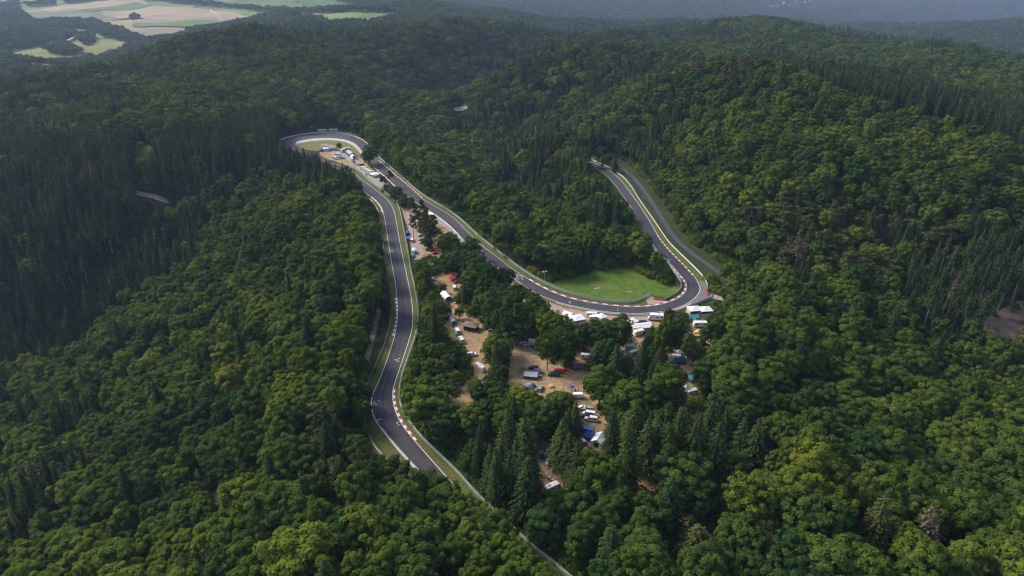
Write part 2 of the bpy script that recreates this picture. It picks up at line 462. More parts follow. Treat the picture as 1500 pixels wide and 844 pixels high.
# ------------------------------------------------------------------ mesh helpers
class MB:
    """collects shapes and links them as one mesh object"""

    def __init__(self):
        self.v = []; self.f = []; self.mi = []; self.mats = []

    def mat(self, m):
        m = MAT[m] if isinstance(m, str) else m
        if m not in self.mats:
            self.mats.append(m)
        return self.mats.index(m)

    def add(self, vs, fs, m):
        o = len(self.v); k = self.mat(m)
        self.v += [tuple(p) for p in vs]
        for f in fs:
            self.f.append([o + i for i in f]); self.mi.append(k)

    def box(self, cx, cy, cz, sx, sy, sz, m, taper=1.0, rz=0):
        vs = []
        for z, t in ((-.5, 1), (.5, taper)):
            for x, y in ((-.5, -.5), (.5, -.5), (.5, .5), (-.5, .5)):
                px, py = x * sx * t, y * sy * t
                vs.append((cx + px * math.cos(rz) - py * math.sin(rz), cy + px * math.sin(rz) + py * math.cos(rz), cz + z * sz))
        self.add(vs, [(3, 2, 1, 0), (4, 5, 6, 7), (0, 1, 5, 4), (1, 2, 6, 5), (2, 3, 7, 6), (3, 0, 4, 7)], m)

    def tube(self, p, q, r0, r1, m, n=8, caps=True):
        p = Vector(p); q = Vector(q)
        d = (q - p).normalized()
        a = d.orthogonal().normalized(); b_ = d.cross(a)
        vs = []
        for c, r in ((p, r0), (q, r1)):
            for i in range(n):
                t = 2 * math.pi * i / n
                vs.append(c + a * math.cos(t) * r + b_ * math.sin(t) * r)
        fs = [(i, (i + 1) % n, n + (i + 1) % n, n + i) for i in range(n)]
        if caps:
            fs += [tuple(range(n - 1, -1, -1)), tuple(range(n, 2 * n))]
        self.add(vs, fs, m)

    def extrude(self, prof, w_of, m):
        """side profile (x, z) extruded across y; w_of(z) is the half width"""
        n = len(prof)
        vs = [(x, -w_of(z), z) for x, z in prof] + [(x, w_of(z), z) for x, z in prof]
        fs = [(i, (i + 1) % n, n + (i + 1) % n, n + i) for i in range(n)]
        fs += [tuple(range(n - 1, -1, -1)), tuple(range(n, 2 * n))]
        self.add(vs, fs, m)

    def mesh(self, name):
        me = bpy.data.meshes.new(name)
        me.from_pydata(self.v, [], self.f)
        for mm in self.mats:
            me.materials.append(mm)
        me.polygons.foreach_set("material_index", self.mi)
        me.update()
        return me

    def build(self, name, parent=None):
        o = bpy.data.objects.new(name, self.mesh(name))
        COL.objects.link(o)
        if parent:
            o.parent = parent
        return o


def thing(name, label, cat, loc=(0, 0, 0), rz=0.0, group=None, scale=1.0):
    o = bpy.data.objects.new(name, None)
    o.empty_display_size = .5
    COL.objects.link(o)
    o.location = loc; o.rotation_euler = (0, 0, rz); o.scale = (scale,) * 3
    o["label"] = label; o["category"] = cat
    if group:
        o["group"] = group
    return o


def tag(o, label, cat, group=None):
    o["label"] = label; o["category"] = cat
    if group:
        o["group"] = group
    return o


def structure(o):
    o["kind"] = "structure"
    return o


def copy_tree(o, parent=None):
    c = o.copy()
    COL.objects.link(c)
    if parent:
        c.parent = parent
    for ch in list(o.children):
        copy_tree(ch, c)
    return c


def normals2d(p):
    t = np.gradient(p, axis=0)
    t /= np.linalg.norm(t, axis=1)[:, None] + 1e-9
    return np.stack([-t[:, 1], t[:, 0]], 1)


def ribbon(name, L, R, z, m, drape=False):
    L = np.asarray(L); R = np.asarray(R)
    n = min(len(L), len(R))
    zl = terrain(L[:, 0], L[:, 1]) + z if drape else np.full(n, z)
    zr = terrain(R[:, 0], R[:, 1]) + z if drape else np.full(n, z)
    mb = MB()
    vs = []
    for i in range(n):
        vs += [(L[i, 0], L[i, 1], zl[i]), (R[i, 0], R[i, 1], zr[i])]
    mb.add(vs, [(2 * i, 2 * i + 1, 2 * i + 3, 2 * i + 2) for i in range(n - 1)], m)
    o = mb.build(name)
    uv = o.data.uv_layers.new(name="UVMap")
    s = np.concatenate([[0], np.cumsum(np.linalg.norm(np.diff((L + R) / 2, axis=0), axis=1))])
    vals = []
    for i in range(n - 1):
        vals += [0, s[i], 1, s[i], 1, s[i + 1], 0, s[i + 1]]
    uv.data.foreach_set("uv", vals)
    if o.data.polygons[0].normal.z < 0:
        o.data.flip_normals()
    return o


def line_ribbon(name, pts, w, z, m, off=0.0, step=2.5, drape=False):
    p = smooth_poly(pts, step)
    nn = normals2d(p)
    return ribbon(name, p + nn * (off + w / 2), p + nn * (off - w / 2), z, m, drape)


def sheet(name, poly, z, m, step=6.0, drape=False):
    """a filled polygon as a flat or draped grid with an exact outline"""
    import bmesh
    bm = bmesh.new()
    vs = [bm.verts.new((x, y, z)) for x, y in ring(poly, step)[:-1]]
    bm.faces.new(vs)
    bmesh.ops.triangulate(bm, faces=bm.faces[:])
    if drape:
        for _ in range(12):
            le = [e for e in bm.edges if e.calc_length() > step * 1.6]
            if not le:
                break
            bmesh.ops.subdivide_edges(bm, edges=le, cuts=1)
            bmesh.ops.triangulate(bm, faces=[f for f in bm.faces if len(f.verts) > 3])
            if len(bm.verts) > 9000:
                break
        xs = np.array([v.co.x for v in bm.verts]); ys = np.array([v.co.y for v in bm.verts])
        zs = terrain(xs, ys) + z
        for v, q in zip(bm.verts, zs):
            v.co.z = q
    bmesh.ops.recalc_face_normals(bm, faces=bm.faces[:])
    me = bpy.data.meshes.new(name)
    bm.to_mesh(me); bm.free()
    if sum(p.normal.z * p.area for p in me.polygons) < 0:
        me.flip_normals()
    me.materials.append(MAT[m])
    o = bpy.data.objects.new(name, me)
    COL.objects.link(o)
    return structure(o)


# ------------------------------------------------------------------ ground
nx, ny = len(GX), len(GY)
me = bpy.data.meshes.new("ground")
jj, ii = np.meshgrid(np.arange(ny - 1), np.arange(nx - 1), indexing="ij")
q = (jj * nx + ii).ravel()
F = np.stack([q, q + 1, q + nx + 1, q + nx], 1)
me.vertices.add(nx * ny)
me.vertices.foreach_set("co", np.stack([MX, MY, TZ], -1).ravel())
me.loops.add(F.size); me.polygons.add(len(F))
me.loops.foreach_set("vertex_index", F.ravel())
me.polygons.foreach_set("loop_start", np.arange(len(F)) * 4)
me.update(); me.validate()
me.polygons.foreach_set("use_smooth", np.ones(len(F), bool))
me.materials.append(MAT["forest_floor"])
ground = bpy.data.objects.new("ground", me)
COL.objects.link(ground); structure(ground)

# ------------------------------------------------------------------ track surfaces (flat zone, sheets a few millimetres to centimetres apart)
Z0 = 0.03
sheet("campground", CAMP_W, Z0, "dry_camp")
sheet("meadow", MEADOW_W, Z0 + .006, "meadow")


def pair(a, b_, n):
    a = smooth_poly(a, 1.5); b_ = smooth_poly(b_, 1.5)
    return a[np.linspace(0, len(a) - 1, n).round().astype(int)], b_[np.linspace(0, len(b_) - 1, n).round().astype(int)]


def match(a, b_):
    """pair each point of line a with the nearest point of line b, moving forward only"""
    a = smooth_poly(a, 2.5); b_ = smooth_poly(b_, .6)
    out = [b_[int(((b_ - p) ** 2).sum(1).argmin())] for p in a]
    return a, np.array(out)


def verge(name, edge_px, fence_px, z=Z0 + .012, m="grass_verge", extra=.6):
    a, b_ = match(W(fence_px), W(edge_px))
    d = a - b_
    d /= np.linalg.norm(d, axis=1)[:, None] + 1e-6
    return structure(ribbon(name, a + d * extra, b_ - d * .4, z, m))


verge("grass_verge", A_LEFT[5:27], FENCE_AL)
verge("grass_verge", A_RIGHT[::1], FENCE_AR[3:])
verge("grass_verge", B_UP[:40], FENCE_BU)
verge("grass_verge", B_UP[33:52], FENCE_BI)
verge("grass_verge", list(reversed(B_LOW))[:26], list(reversed(FENCE_BO)))
line_ribbon("grass_verge", W(B_LOW[5:26]), 2.6, Z0 + .012, "grass_verge", off=-1.3)
# the road itself
La, Ra = smooth_poly(ROAD_L, 1.2), smooth_poly(ROAD_R, .5)
out = []; j = 0
for p in La:
    w = Ra[j:j + 90]
    j += int(((w - p) ** 2).sum(1).argmin())
    out.append(Ra[j])
Rm = np.array(out)
kk = np.ones(9) / 9
for c_ in range(2):
    Rm[4:-4, c_] = np.convolve(Rm[:, c_], kk, "valid")
structure(ribbon("race_track", La, Rm, Z0 + .02, "asphalt"))
# concrete bowl strip on the inside of the carousel
co = smooth_poly(W(CAR_IN[:9]), 2); ci = smooth_poly(W(CONC_IN), 2)
k_ = np.linspace(0, 1, 80)
co = co[(k_ * (len(co) - 1)).astype(int)]; ci = ci[(k_ * (len(ci) - 1)).astype(int)]
structure(ribbon("concrete_lane", co, ci, Z0 + .026, "concrete"))
sheet("infield_grass", W(CONC_IN + [(520, 234), (505, 226), (490, 222), (470, 222), (445, 219)]), Z0 + .008, "infield")
sheet("gravel_patch", W([(470, 214), (482, 211.5), (492, 214), (498, 222), (512, 232), (500, 233), (486, 228), (474, 220)]), Z0 + .014, "pink_gravel")
line_ribbon("service_lane", W([(500, 221), (511, 230), (524, 241), (538, 252), (550, 263), (560, 273), (570, 283)]), 8.0, Z0 + .015, "gravel", drape=False)
line_ribbon("gravel_lane", W([(596, 300), (603, 312), (606, 330), (609, 350), (611, 365), (612, 378)]), 7.0, Z0 + .015, "pink_gravel")
line_ribbon("gravel_lane", W([(806, 449), (830, 457), (858, 462.5), (890, 466), (915, 467), (945, 467), (970, 465)]), 5.5, Z0 + .016, "pink_gravel")
line_ribbon("gravel_lane", W([(640, 319), (654, 331), (668, 343), (680, 354)]), 5.0, Z0 + .016, "gravel")
for rut in ([(756, 500), (762, 520), (772, 540), (800, 552), (830, 556), (858, 556)], [(690, 500), (700, 492), (706, 486), (714, 488)], [(672, 452), (676, 470), (682, 490), (690, 508)], [(770, 560), (800, 560), (830, 563), (850, 566)], [(792, 650), (800, 668), (802, 690), (798, 712)]):
    for off_ in (-.85, .85):
        line_ribbon("wheel_rut", W(rut), .42, Z0 + .007, "dirt", off=off_)
# paved run-off outside the last bend, the junction and the gravel access by the meadow
sheet("runoff_pavement", W([(1023, 411), (1031.5, 410), (1036, 419), (1037, 428), (1044, 432), (1044, 436.5), (1031, 441.5), (1009, 450.5), (990, 458), (976, 457.2), (992, 452), (1009, 444), (1019, 436.4), (1025, 429), (1026.4, 421)]), Z0 + .016, "runoff")
sheet("gravel_access", W([(1041, 431), (1051, 430), (1062, 436), (1060, 441), (1048, 438), (1040, 438)]), Z0 + .02, "gravel")
sheet("gravel_access", W([(945, 438.5), (951, 432), (957, 433), (964, 440), (976, 441), (968, 446), (958, 448), (950, 447)]), Z0 + .017, "pink_gravel")
structure(line_ribbon("service_road", W(SERVICE), 3.2, Z0 + .018, "service_asphalt"))
structure(line_ribbon("dirt_path", W([(558, 430), (556, 450), (552, 470), (546, 492), (539, 521), (535, 535)]), 2.4, .12, "dirt", drape=True))
def hit_near(u, v):
    dx, dy, dz = ray(u, v)
    t = 150.0
    while CAM_H + dz * t > terrain(dx * t, dy * t) and t < 5000:
        t += 1.0
    return dx * t, dy * t


structure(line_ribbon("forest_path", [hit_near(u, v) for u, v in [(192, 281), (203, 285), (222, 288), (240, 294), (264, 300)]], 5.0, .4, "gravel", drape=True))
sheet("pasture", [hit_near(u, v) for u, v in [(198, 219), (206, 215), (222, 214), (220, 224), (212, 232), (202, 236)]], .4, "meadow", 5, True)
sheet("clearing_soil", [PD(u, v, d)[:2] for u, v, d in [(1432, 484, 338), (1446, 462, 352), (1500, 436, 368), (1555, 440, 365), (1555, 505, 333), (1480, 498, 336)]], .35, "cleared_soil", 5, True)
sheet("valley_road", [hit_near(u, v) for u, v in [(663, 161), (670, 158), (684, 156.5), (686, 160), (676, 164), (668, 164.5)]], 1.0, "concrete", 6, True)
for o in COL.objects:
    if o.type == "MESH" and "kind" not in o:
        structure(o)


def kerb(edge_px, off, w=1.0, seg=2.0, z=Z0 + .03, cols=("white_paint", "red_paint")):
    w *= .68
    p = smooth_poly(W(edge_px), seg)
    n = normals2d(p)
    L, R = p + n * (off + w / 2), p + n * (off - w / 2)
    mb = MB()
    for i in range(len(p) - 1):
        h = .07
        a, b_, c_, d_ = L[i], R[i], R[i + 1], L[i + 1]
        vs = [(*a, z), (*b_, z), (*c_, z), (*d_, z), (*a, z + h), (*b_, z + h), (*c_, z + h), (*d_, z + h)]
        mb.add(vs, [(4, 5, 6, 7), (0, 1, 5, 4), (2, 3, 7, 6), (1, 2, 6, 5), (3, 0, 4, 7)], cols[i % len(cols)])
    o = mb.build("kerb")
    o.data.update()
    return structure(o)


# which side is which: every outer line runs with the road on its right, every inner line with the road on its left
structure(line_ribbon("edge_line", W(A_LEFT[3:34]), .24, Z0 + .028, "white_paint", off=-.22))
structure(line_ribbon("edge_line", W(A_RIGHT[3:30]), .24, Z0 + .028, "white_paint", off=.22))
structure(line_ribbon("edge_line", W(B_UP[6:44]), .22, Z0 + .028, "white_paint", off=-.22))
structure(line_ribbon("edge_line", W(B_UP[46:]), .24, Z0 + .028, "white_paint", off=-.22))
structure(line_ribbon("edge_line", W(B_LOW), .28, Z0 + .028, "white_paint", off=.22))
kerb([(577.2, 492), (581.5, 471), (582.6, 453.3), (581, 437)], .35, 1.15)
kerb([(608, 645.5), (597, 632), (586.7, 618.7), (578, 597), (575.3, 577.8), (577.3, 567)], -.35, 1.15)
kerb(B_UP[0:7], .3, 1.3, 3.2)
kerb([(775, 409.4), (790.8, 418.6), (804, 425.2), (820, 431.8), (833, 436.2), (852.8, 441)], .3, 1.2, 3.0)
kerb(B_UP[23:42], .35, 1.2, 2.6)
kerb([(964.4, 345.6), (974.3, 359.2), (986.8, 372.8), (999, 385), (1010.5, 397), (1018.5, 406)], -.35, 1.2, 2.4)
kerb([(623.6, 305.4), (644.4, 319.5), (656, 328.5), (667.6, 339.6), (676, 349.6)], -.25, .9, 4.0, cols=("white_paint", "worn_paint"))
kerb([(547.5, 245.3), (563.3, 258), (579.5, 274), (589.6, 283), (606.5, 295.6)], -.25, .9, 4.0, cols=("white_paint", "tan"))
kerb([(561, 311), (559.5, 306), (554.8, 298.2), (546.5, 290), (533.2, 281), (528, 276)], .3, .9, 4.0, cols=("white_paint", "tan"))
structure(line_ribbon("concrete_strip", W([(556, 628), (572, 648), (583, 661), (606, 686), (622, 703)]), .6, Z0 + .024, "concrete", off=.7))
structure(line_ribbon("concrete_strip", W(B_LOW[18:31]), .6, Z0 + .022, "concrete", off=-.9))


# painted scribbles spectators left on the asphalt
def scribble(u0, v0, nst, spread, seed, ln=2.2):
    r = random.Random(seed)
    mb = MB()
    x0, y0, _ = P(u0, v0)
    for i in range(nst):
        x = x0 + r.uniform(-spread, spread); y = y0 + r.uniform(-spread, spread) * 1.4
        a = r.choice([0, .5, 1.57, 2.2]) + r.uniform(-.3, .3)
        l = r.uniform(.5, 1) * ln
        dx, dy = math.cos(a) * l / 2, math.sin(a) * l / 2
        nx_, ny_ = -math.sin(a) * .17, math.cos(a) * .17
        z = Z0 + .034 + .003 * i
        mb.add([(x - dx - nx_, y - dy - ny_, z), (x + dx - nx_, y + dy - ny_, z), (x + dx + nx_, y + dy + ny_, z), (x - dx + nx_, y - dy + ny_, z)], [(0, 1, 2, 3)], "worn_paint")
    structure(mb.build("painted_marks"))


scribble(757, 404, 11, 2.6, 3); scribble(762, 407, 7, 2.0, 4)
scribble(555, 616, 3, 1.0, 5, 1.5); scribble(551, 590, 3, 1.2, 6, 1.6); scribble(584, 622, 3, 1.0, 8, 1.4); scribble(582, 527, 4, 1.6, 9, 1.6)
scribble(573, 368, 2, .8, 10, 2); scribble(835, 443, 3, 1.0, 12, 1.6); scribble(978, 381, 3, 1.2, 13, 2.0)
for u0, v0, u1, v1 in [(566, 334.3, 583, 332.6)]:
    a, b_ = np.array(P(u0, v0)[:2]), np.array(P(u1, v1)[:2])
    structure(line_ribbon("edge_line", [a, (a + b_) / 2, b_], .25, Z0 + .034, "worn_paint"))


# ------------------------------------------------------------------ guardrails
def guardrail(px, label, tiers=3, h0=.3, m="steel", catch=0.0, off=0.0, world=None):
    p = smooth_poly(world if world is not None else W(px), 4.0)
    n = normals2d(p)
    p = p + n * off
    zt = terrain(p[:, 0], p[:, 1])
    root = thing("guardrail", label, "guardrail", (p[0, 0], p[0, 1], float(zt[0])), 0, "guardrails along the track")
    ox, oy, oz = p[0, 0], p[0, 1], float(zt[0])
    mb = MB()
    prof = [(-.045, 0), (.02, .06), (-.02, .155), (.02, .25), (-.045, .31), (-.075, .31), (-.03, .155), (-.075, 0)]
    for t in range(tiers):
        zb = h0 + t * .33
        vs = []
        for i in range(len(p)):
            for a, b_ in prof:
                vs.append((p[i, 0] + n[i, 0] * a - ox, p[i, 1] + n[i, 1] * a - oy, zt[i] - oz + zb + b_))
        k8 = len(prof)
        mb.add(vs, [(i * k8 + j_, i * k8 + (j_ + 1) % k8, (i + 1) * k8 + (j_ + 1) % k8, (i + 1) * k8 + j_) for i in range(len(p) - 1) for j_ in range(k8)], m)
    mb.build("rail", root)
    mb = MB()
    for i in range(len(p)):
        mb.box(p[i, 0] - n[i, 0] * .16 - ox, p[i, 1] - n[i, 1] * .16 - oy, zt[i] - oz + (h0 + tiers * .33) / 2, .12, .12, h0 + tiers * .33, "post_steel")
        if catch:
            mb.tube((p[i, 0] - n[i, 0] * .5 - ox, p[i, 1] - n[i, 1] * .5 - oy, zt[i] - oz), (p[i, 0] - n[i, 0] * .5 - ox, p[i, 1] - n[i, 1] * .5 - oy, zt[i] - oz + catch), .05, .05, "post_steel", 5)
    o = mb.build("post_row", root); o["kind"] = "stuff"
    if catch:
        mb = MB()
        lev = np.arange(.5, catch + .01, .22)
        for z in lev:
            vs = []
            for i in range(len(p)):
                bx, by = p[i] - n[i] * .52
                vs += [(bx - ox, by - oy, zt[i] - oz + z - .02), (bx - ox, by - oy, zt[i] - oz + z + .02), (bx - ox - n[i, 0] * .03, by - oy - n[i, 1] * .03, zt[i] - oz + z + .02), (bx - ox - n[i, 0] * .03, by - oy - n[i, 1] * .03, zt[i] - oz + z - .02)]
            mb.add(vs, [(4 * i + j_, 4 * i + (j_ + 1) % 4, 4 * i + 4 + (j_ + 1) % 4, 4 * i + 4 + j_) for i in range(len(p) - 1) for j_ in range(4)], "mesh_green")
        mb.build("catch_fence", root)
    return root


guardrail(FENCE_AL, "grey guardrail with grass verge on forest side of the left track", m="pale_rail")
guardrail(FENCE_AR[2:], "long pale guardrail between the left track and the campsite trees", m="pale_rail", catch=2.2, off=0)
guardrail(FENCE_AR[:2], "short pale guardrail beside the camp tents inside the carousel", m="pale_rail")
guardrail(FENCE_BU, "pale double guardrail with catch fence between the track and the green meadow", 3, m="pale_rail", catch=2.4)
guardrail(FENCE_BI, "grey green guardrail curving round the tree side of the last bend", 3, m="pale_rail", catch=1.8)
guardrail(FENCE_BO, "pale guardrail between the right track branch and the blue grey service road", 3, m="steel")
guardrail(FENCE_RUN, "short white guardrail at the paved run-off behind the white pavilions", 3, m="pale_rail")
guardrail([(862, 459), (880, 461), (905, 462.8), (930, 463.2), (950, 463)], "low grey guardrail between the last bend and the parked caravans", 2, m="steel")
guardrail([(411, 205.6), (420, 203), (430.8, 200.2), (446.2, 197.6), (461.6, 195.8), (480, 195.2), (498.6, 196.3), (512.5, 198.8), (523.3, 202.3), (531.5, 206.2), (538.8, 212.2)],
          "white curved guardrail round the outside of the carousel", 4, m="board_white", catch=0)

# ------------------------------------------------------------------ tree models
def quad_mesh(name, c, nrm, w, h, mats, clump, extra=None):
    """leaf sprays: one small quad per centre, normal and size, plus extra (MB) solid faces"""
    n = len(c)
    r = rng.normal(size=(n, 3))
    nrm = nrm / (np.linalg.norm(nrm, axis=1)[:, None] + 1e-9)
    t = np.cross(nrm, r); t /= np.linalg.norm(t, axis=1)[:, None] + 1e-9
    b_ = np.cross(nrm, t)
    w = np.asarray(w).reshape(-1, 1) * .5; h = np.asarray(h).reshape(-1, 1) * .5
    bend = nrm * (h * .35)
    v = np.stack([c - t * w - bend * .6, c - b_ * h * .9, c + t * w - bend * .6, c + b_ * h + bend * .5], 1).reshape(-1, 3)
    nv = len(v)
    me = bpy.data.meshes.new(name)
    me.vertices.add(nv); me.vertices.foreach_set("co", v.astype(np.float32).ravel())
    me.loops.add(nv); me.loops.foreach_set("vertex_index", np.arange(nv, dtype=np.int32))
    me.polygons.add(n); me.polygons.foreach_set("loop_start", np.arange(n, dtype=np.int32) * 4)
    me.update(); me.validate()
    for m_ in mats:
        me.materials.append(MAT[m_])
    at = me.attributes.new("clump", "FLOAT", "FACE")
    at.data.foreach_set("value", np.asarray(clump, np.float32))
    return me


def unit(v):
    return v / (np.linalg.norm(v, axis=-1, keepdims=True) + 1e-9)


def broad_crown(seed, n_l, n_f, leaf, R=5.8, zc=12.2, hz=5.6):
    global rng
    rng = np.random.default_rng(seed)
    i = np.arange(n_l) + .5
    ph = np.arccos(1 - 1.55 * i / n_l); th = math.pi * (1 + 5 ** .5) * i + rng.uniform(0, 6)
    d = np.stack([np.cos(th) * np.sin(ph), np.sin(th) * np.sin(ph), np.cos(ph)], 1)
    d = unit(d + rng.normal(size=d.shape) * .2)
    az = np.arctan2(d[:, 1], d[:, 0])
    lob = 1 + .14 * np.sin(2 * az + rng.uniform(0, 6)) + .12 * np.sin(3 * az + rng.uniform(0, 6))
    ext = rng.uniform(.58, .9, n_l) * lob
    lc = d * ext[:, None] * np.array([R, R, hz]) + np.array([0, 0, zc])
    lr = R * rng.uniform(.78, 1.3, n_l) * 1.75 / math.sqrt(n_l)
    C = []; Nn = []; K_ = []
    for q in range(n_l):
        dd = unit(rng.normal(size=(n_f * 2, 3)) + d[q] * .7 + np.array([0, 0, .35]))[:n_f]
        rad = lr[q] * rng.uniform(.72, 1.1, n_f)
        C.append(lc[q] + dd * rad[:, None] * np.array([1, 1, .82]))
        Nn.append(dd * .75 + d[q] * .25 + np.array([0, 0, .3]) + rng.normal(size=(n_f, 3)) * .26)
        K_.append(np.clip(rng.uniform(.2, .8) + rng.normal(size=n_f) * .09, 0, 1))
    # inner leaves keep the crown closed
    m_ = int(n_l * n_f * .16)
    dd = unit(rng.normal(size=(m_, 3))); dd[:, 2] = np.abs(dd[:, 2]) * 1.1 - .35
    C.append(dd * np.array([R, R, hz]) * rng.uniform(.35, .62, (m_, 1)) + np.array([0, 0, zc])); Nn.append(dd + rng.normal(size=dd.shape) * .3); K_.append(rng.uniform(.2, .7, m_))
    C = np.vstack(C); Nn = np.vstack(Nn); K_ = np.concatenate(K_)
    s = leaf * rng.uniform(.65, 1.35, len(C))
    return quad_mesh("crown", C, Nn, s, s * rng.uniform(.8, 1.4, len(C)), ["broad_leaf"], K_)


def spruce_crown(seed, H, z0, rb, tier, dens, leaf, sparse=1.0, power=.85):
    global rng
    rng = np.random.default_rng(seed)
    C = []; Nn = []; K_ = []; Wd = []
    z = z0
    while z < H - .3:
        f = (z - z0) / (H - z0)
        r = rb * (1 - f) ** power * (min(1, .55 + f * 4))
        nb = max(4, int(dens * (3 + 7 * r / rb)))
        a0 = rng.uniform(0, 6)
        for q in range(nb):
            if rng.uniform() > sparse:
                continue
            a = a0 + 2 * math.pi * q / nb + rng.normal() * .16
            rr = r * rng.uniform(.7, 1.15) + .15
            ck = rng.uniform(.15, .85)
            ns = max(1, int(rr / (leaf * .62)))
            for s_ in range(ns):
                x = rr * (s_ + rng.uniform(.4, 1.0)) / ns
                zz = z - x * .42 + .1 * x * x / (rb + .1) + rng.normal() * .12
                C.append((math.cos(a) * x, math.sin(a) * x, zz))
                Nn.append((math.cos(a) * .55 + rng.normal() * .3, math.sin(a) * .55 + rng.normal() * .3, .75 + rng.normal() * .25))
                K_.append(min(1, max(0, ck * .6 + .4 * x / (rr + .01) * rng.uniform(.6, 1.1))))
                Wd.append(leaf * rng.uniform(.7, 1.25))
        z += tier * rng.uniform(.85, 1.15)
    for _ in range(max(2, int(3 / leaf))):
        C.append((rng.normal() * .08, rng.normal() * .08, H - rng.uniform(0, .9))); Nn.append((rng.normal(), rng.normal(), .3)); K_.append(.7); Wd.append(leaf * .55)
    C = np.array(C); Wd = np.array(Wd)
    return quad_mesh("crown", C, np.array(Nn), Wd, Wd * rng.uniform(.8, 1.3, len(C)), ["spruce_needle"], np.array(K_))


def pine_crown(seed, n_l, n_f, leaf):
    global rng
    rng = np.random.default_rng(seed)
    C = []; Nn = []; K_ = []
    for q in range(n_l):
        f = rng.uniform(0, 1) ** .8
        z = 8.5 + 9 * f
        a = rng.uniform(0, 6.3); r = 3.6 * (1 - .55 * f) * rng.uniform(.25, 1.05)
        c = np.array([math.cos(a) * r, math.sin(a) * r, z])
        lr = rng.uniform(.9, 1.6)
        dd = unit(rng.normal(size=(n_f, 3)) + np.array([0, 0, .3]))
        C.append(c + dd * lr * np.array([1, 1, .5]) * rng.uniform(.5, 1.1, (n_f, 1)))
        Nn.append(dd + np.array([0, 0, .5]) + rng.normal(size=dd.shape) * .5)
        K_.append(np.clip(rng.uniform(.15, .85) + rng.normal(size=n_f) * .15, 0, 1))
    C = np.vstack(C); s = leaf * rng.uniform(.6, 1.3, len(C))
    return quad_mesh("crown", C, np.vstack(Nn), s, s * 1.2, ["pine_needle"], np.concatenate(K_))


def trunk_mesh(seed, H, r, m, limbs=0, n=7, bend=.3, zl=6.0, rl=3.5):
    r_ = random.Random(seed)
    mb = MB()
    p = Vector((0, 0, -.8)); pr = r * 1.25
    steps = 4
    for i in range(steps):
        q = Vector((r_.uniform(-bend, bend) * (i + 1) / steps, r_.uniform(-bend, bend) * (i + 1) / steps, H * (i + 1) / steps))
        qr = r * (1 - .8 * (i + 1) / steps)
        mb.tube(p, q, pr, qr, m, n, caps=(i in (0, steps - 1)))
        p, pr = q, qr
    for k_ in range(limbs):
        z = zl + (H - zl) * r_.uniform(0, .6); a = r_.uniform(0, 6.28)
        mb.tube((0, 0, z), (math.cos(a) * rl * .75, math.sin(a) * rl * .75, z + rl * r_.uniform(.5, 1.0)), r * .38, r * .12, m, 5)
    return mb.mesh("trunk")


FARLOD = 620.0
BROAD_NEAR = [(broad_crown(100 + i, 70 + 8 * i, 108 - 8 * i, .42, R=5.0 + .12 * i, zc=11.6, hz=5.6 + .35 * (i % 3)), trunk_mesh(100 + i, 13, .28, "bark", 5)) for i in range(6)]
BROAD_FULL = [(broad_crown(150 + i, 90, 92, .43, R=5.8, zc=9.6, hz=7.7), trunk_mesh(150 + i, 13, .28, "bark", 3)) for i in range(4)]
BROAD_MID = [(broad_crown(200 + i, 54 + 4 * i, 46, .62, R=5.0, zc=11.8, hz=5.6), trunk_mesh(200 + i, 12, .28, "bark", 2, 5)) for i in range(4)]
BROAD_FAR = [(broad_crown(300 + i, 22 + 3 * i, 34, 1.0, R=5.0, zc=11.8, hz=5.8), trunk_mesh(300 + i, 12, .28, "bark", 0, 4)) for i in range(3)]
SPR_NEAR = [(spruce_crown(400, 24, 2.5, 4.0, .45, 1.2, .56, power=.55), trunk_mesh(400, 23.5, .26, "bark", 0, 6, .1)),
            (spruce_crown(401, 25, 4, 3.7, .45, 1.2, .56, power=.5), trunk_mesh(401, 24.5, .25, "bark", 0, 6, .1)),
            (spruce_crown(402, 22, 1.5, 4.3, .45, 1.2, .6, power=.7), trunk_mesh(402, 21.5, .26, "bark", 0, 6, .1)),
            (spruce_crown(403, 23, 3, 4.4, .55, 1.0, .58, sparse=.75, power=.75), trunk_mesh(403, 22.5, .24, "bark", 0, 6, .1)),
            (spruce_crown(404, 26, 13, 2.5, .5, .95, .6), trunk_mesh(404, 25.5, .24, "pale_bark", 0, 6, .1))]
SPR_MID = [(spruce_crown(410, 24, 4, 3.9, .65, 1.0, .8, power=.68), trunk_mesh(410, 23, .25, "bark", 0, 4, .1)),
           (spruce_crown(411, 25, 6, 3.5, .65, 1.0, .8, power=.62), trunk_mesh(411, 24, .25, "bark", 0, 4, .1)),
           (spruce_crown(412, 22, 3, 4.1, .65, 1.0, .8, power=.7), trunk_mesh(412, 21, .25, "bark", 0, 4, .1)),
           (spruce_crown(413, 26, 13, 2.5, .8, .8, 1.0), trunk_mesh(413, 25, .24, "pale_bark", 0, 4, .1))]
SPR_FAR = [(spruce_crown(420 + i, 22 + i, 4, 4.0, 1.0, .9, 1.1, power=.66), trunk_mesh(420 + i, 22, .25, "bark", 0, 3, .1)) for i in range(3)]
PINE_NEAR = [(pine_crown(430 + i, 26, 62, .58), trunk_mesh(430 + i, 16.5, .26, "pine_bark", 7, 6, .5, 8.5, 3.0)) for i in range(4)]
PINE_FAR = [(pine_crown(440 + i, 20, 22, 1.0), trunk_mesh(440 + i, 16, .26, "pine_bark", 2, 4, .4, 8.5, 3.0)) for i in range(2)]
SHRUB = [broad_crown(450 + i, 12, 42, .42, R=1.9, zc=1.0, hz=1.5) for i in range(3)]

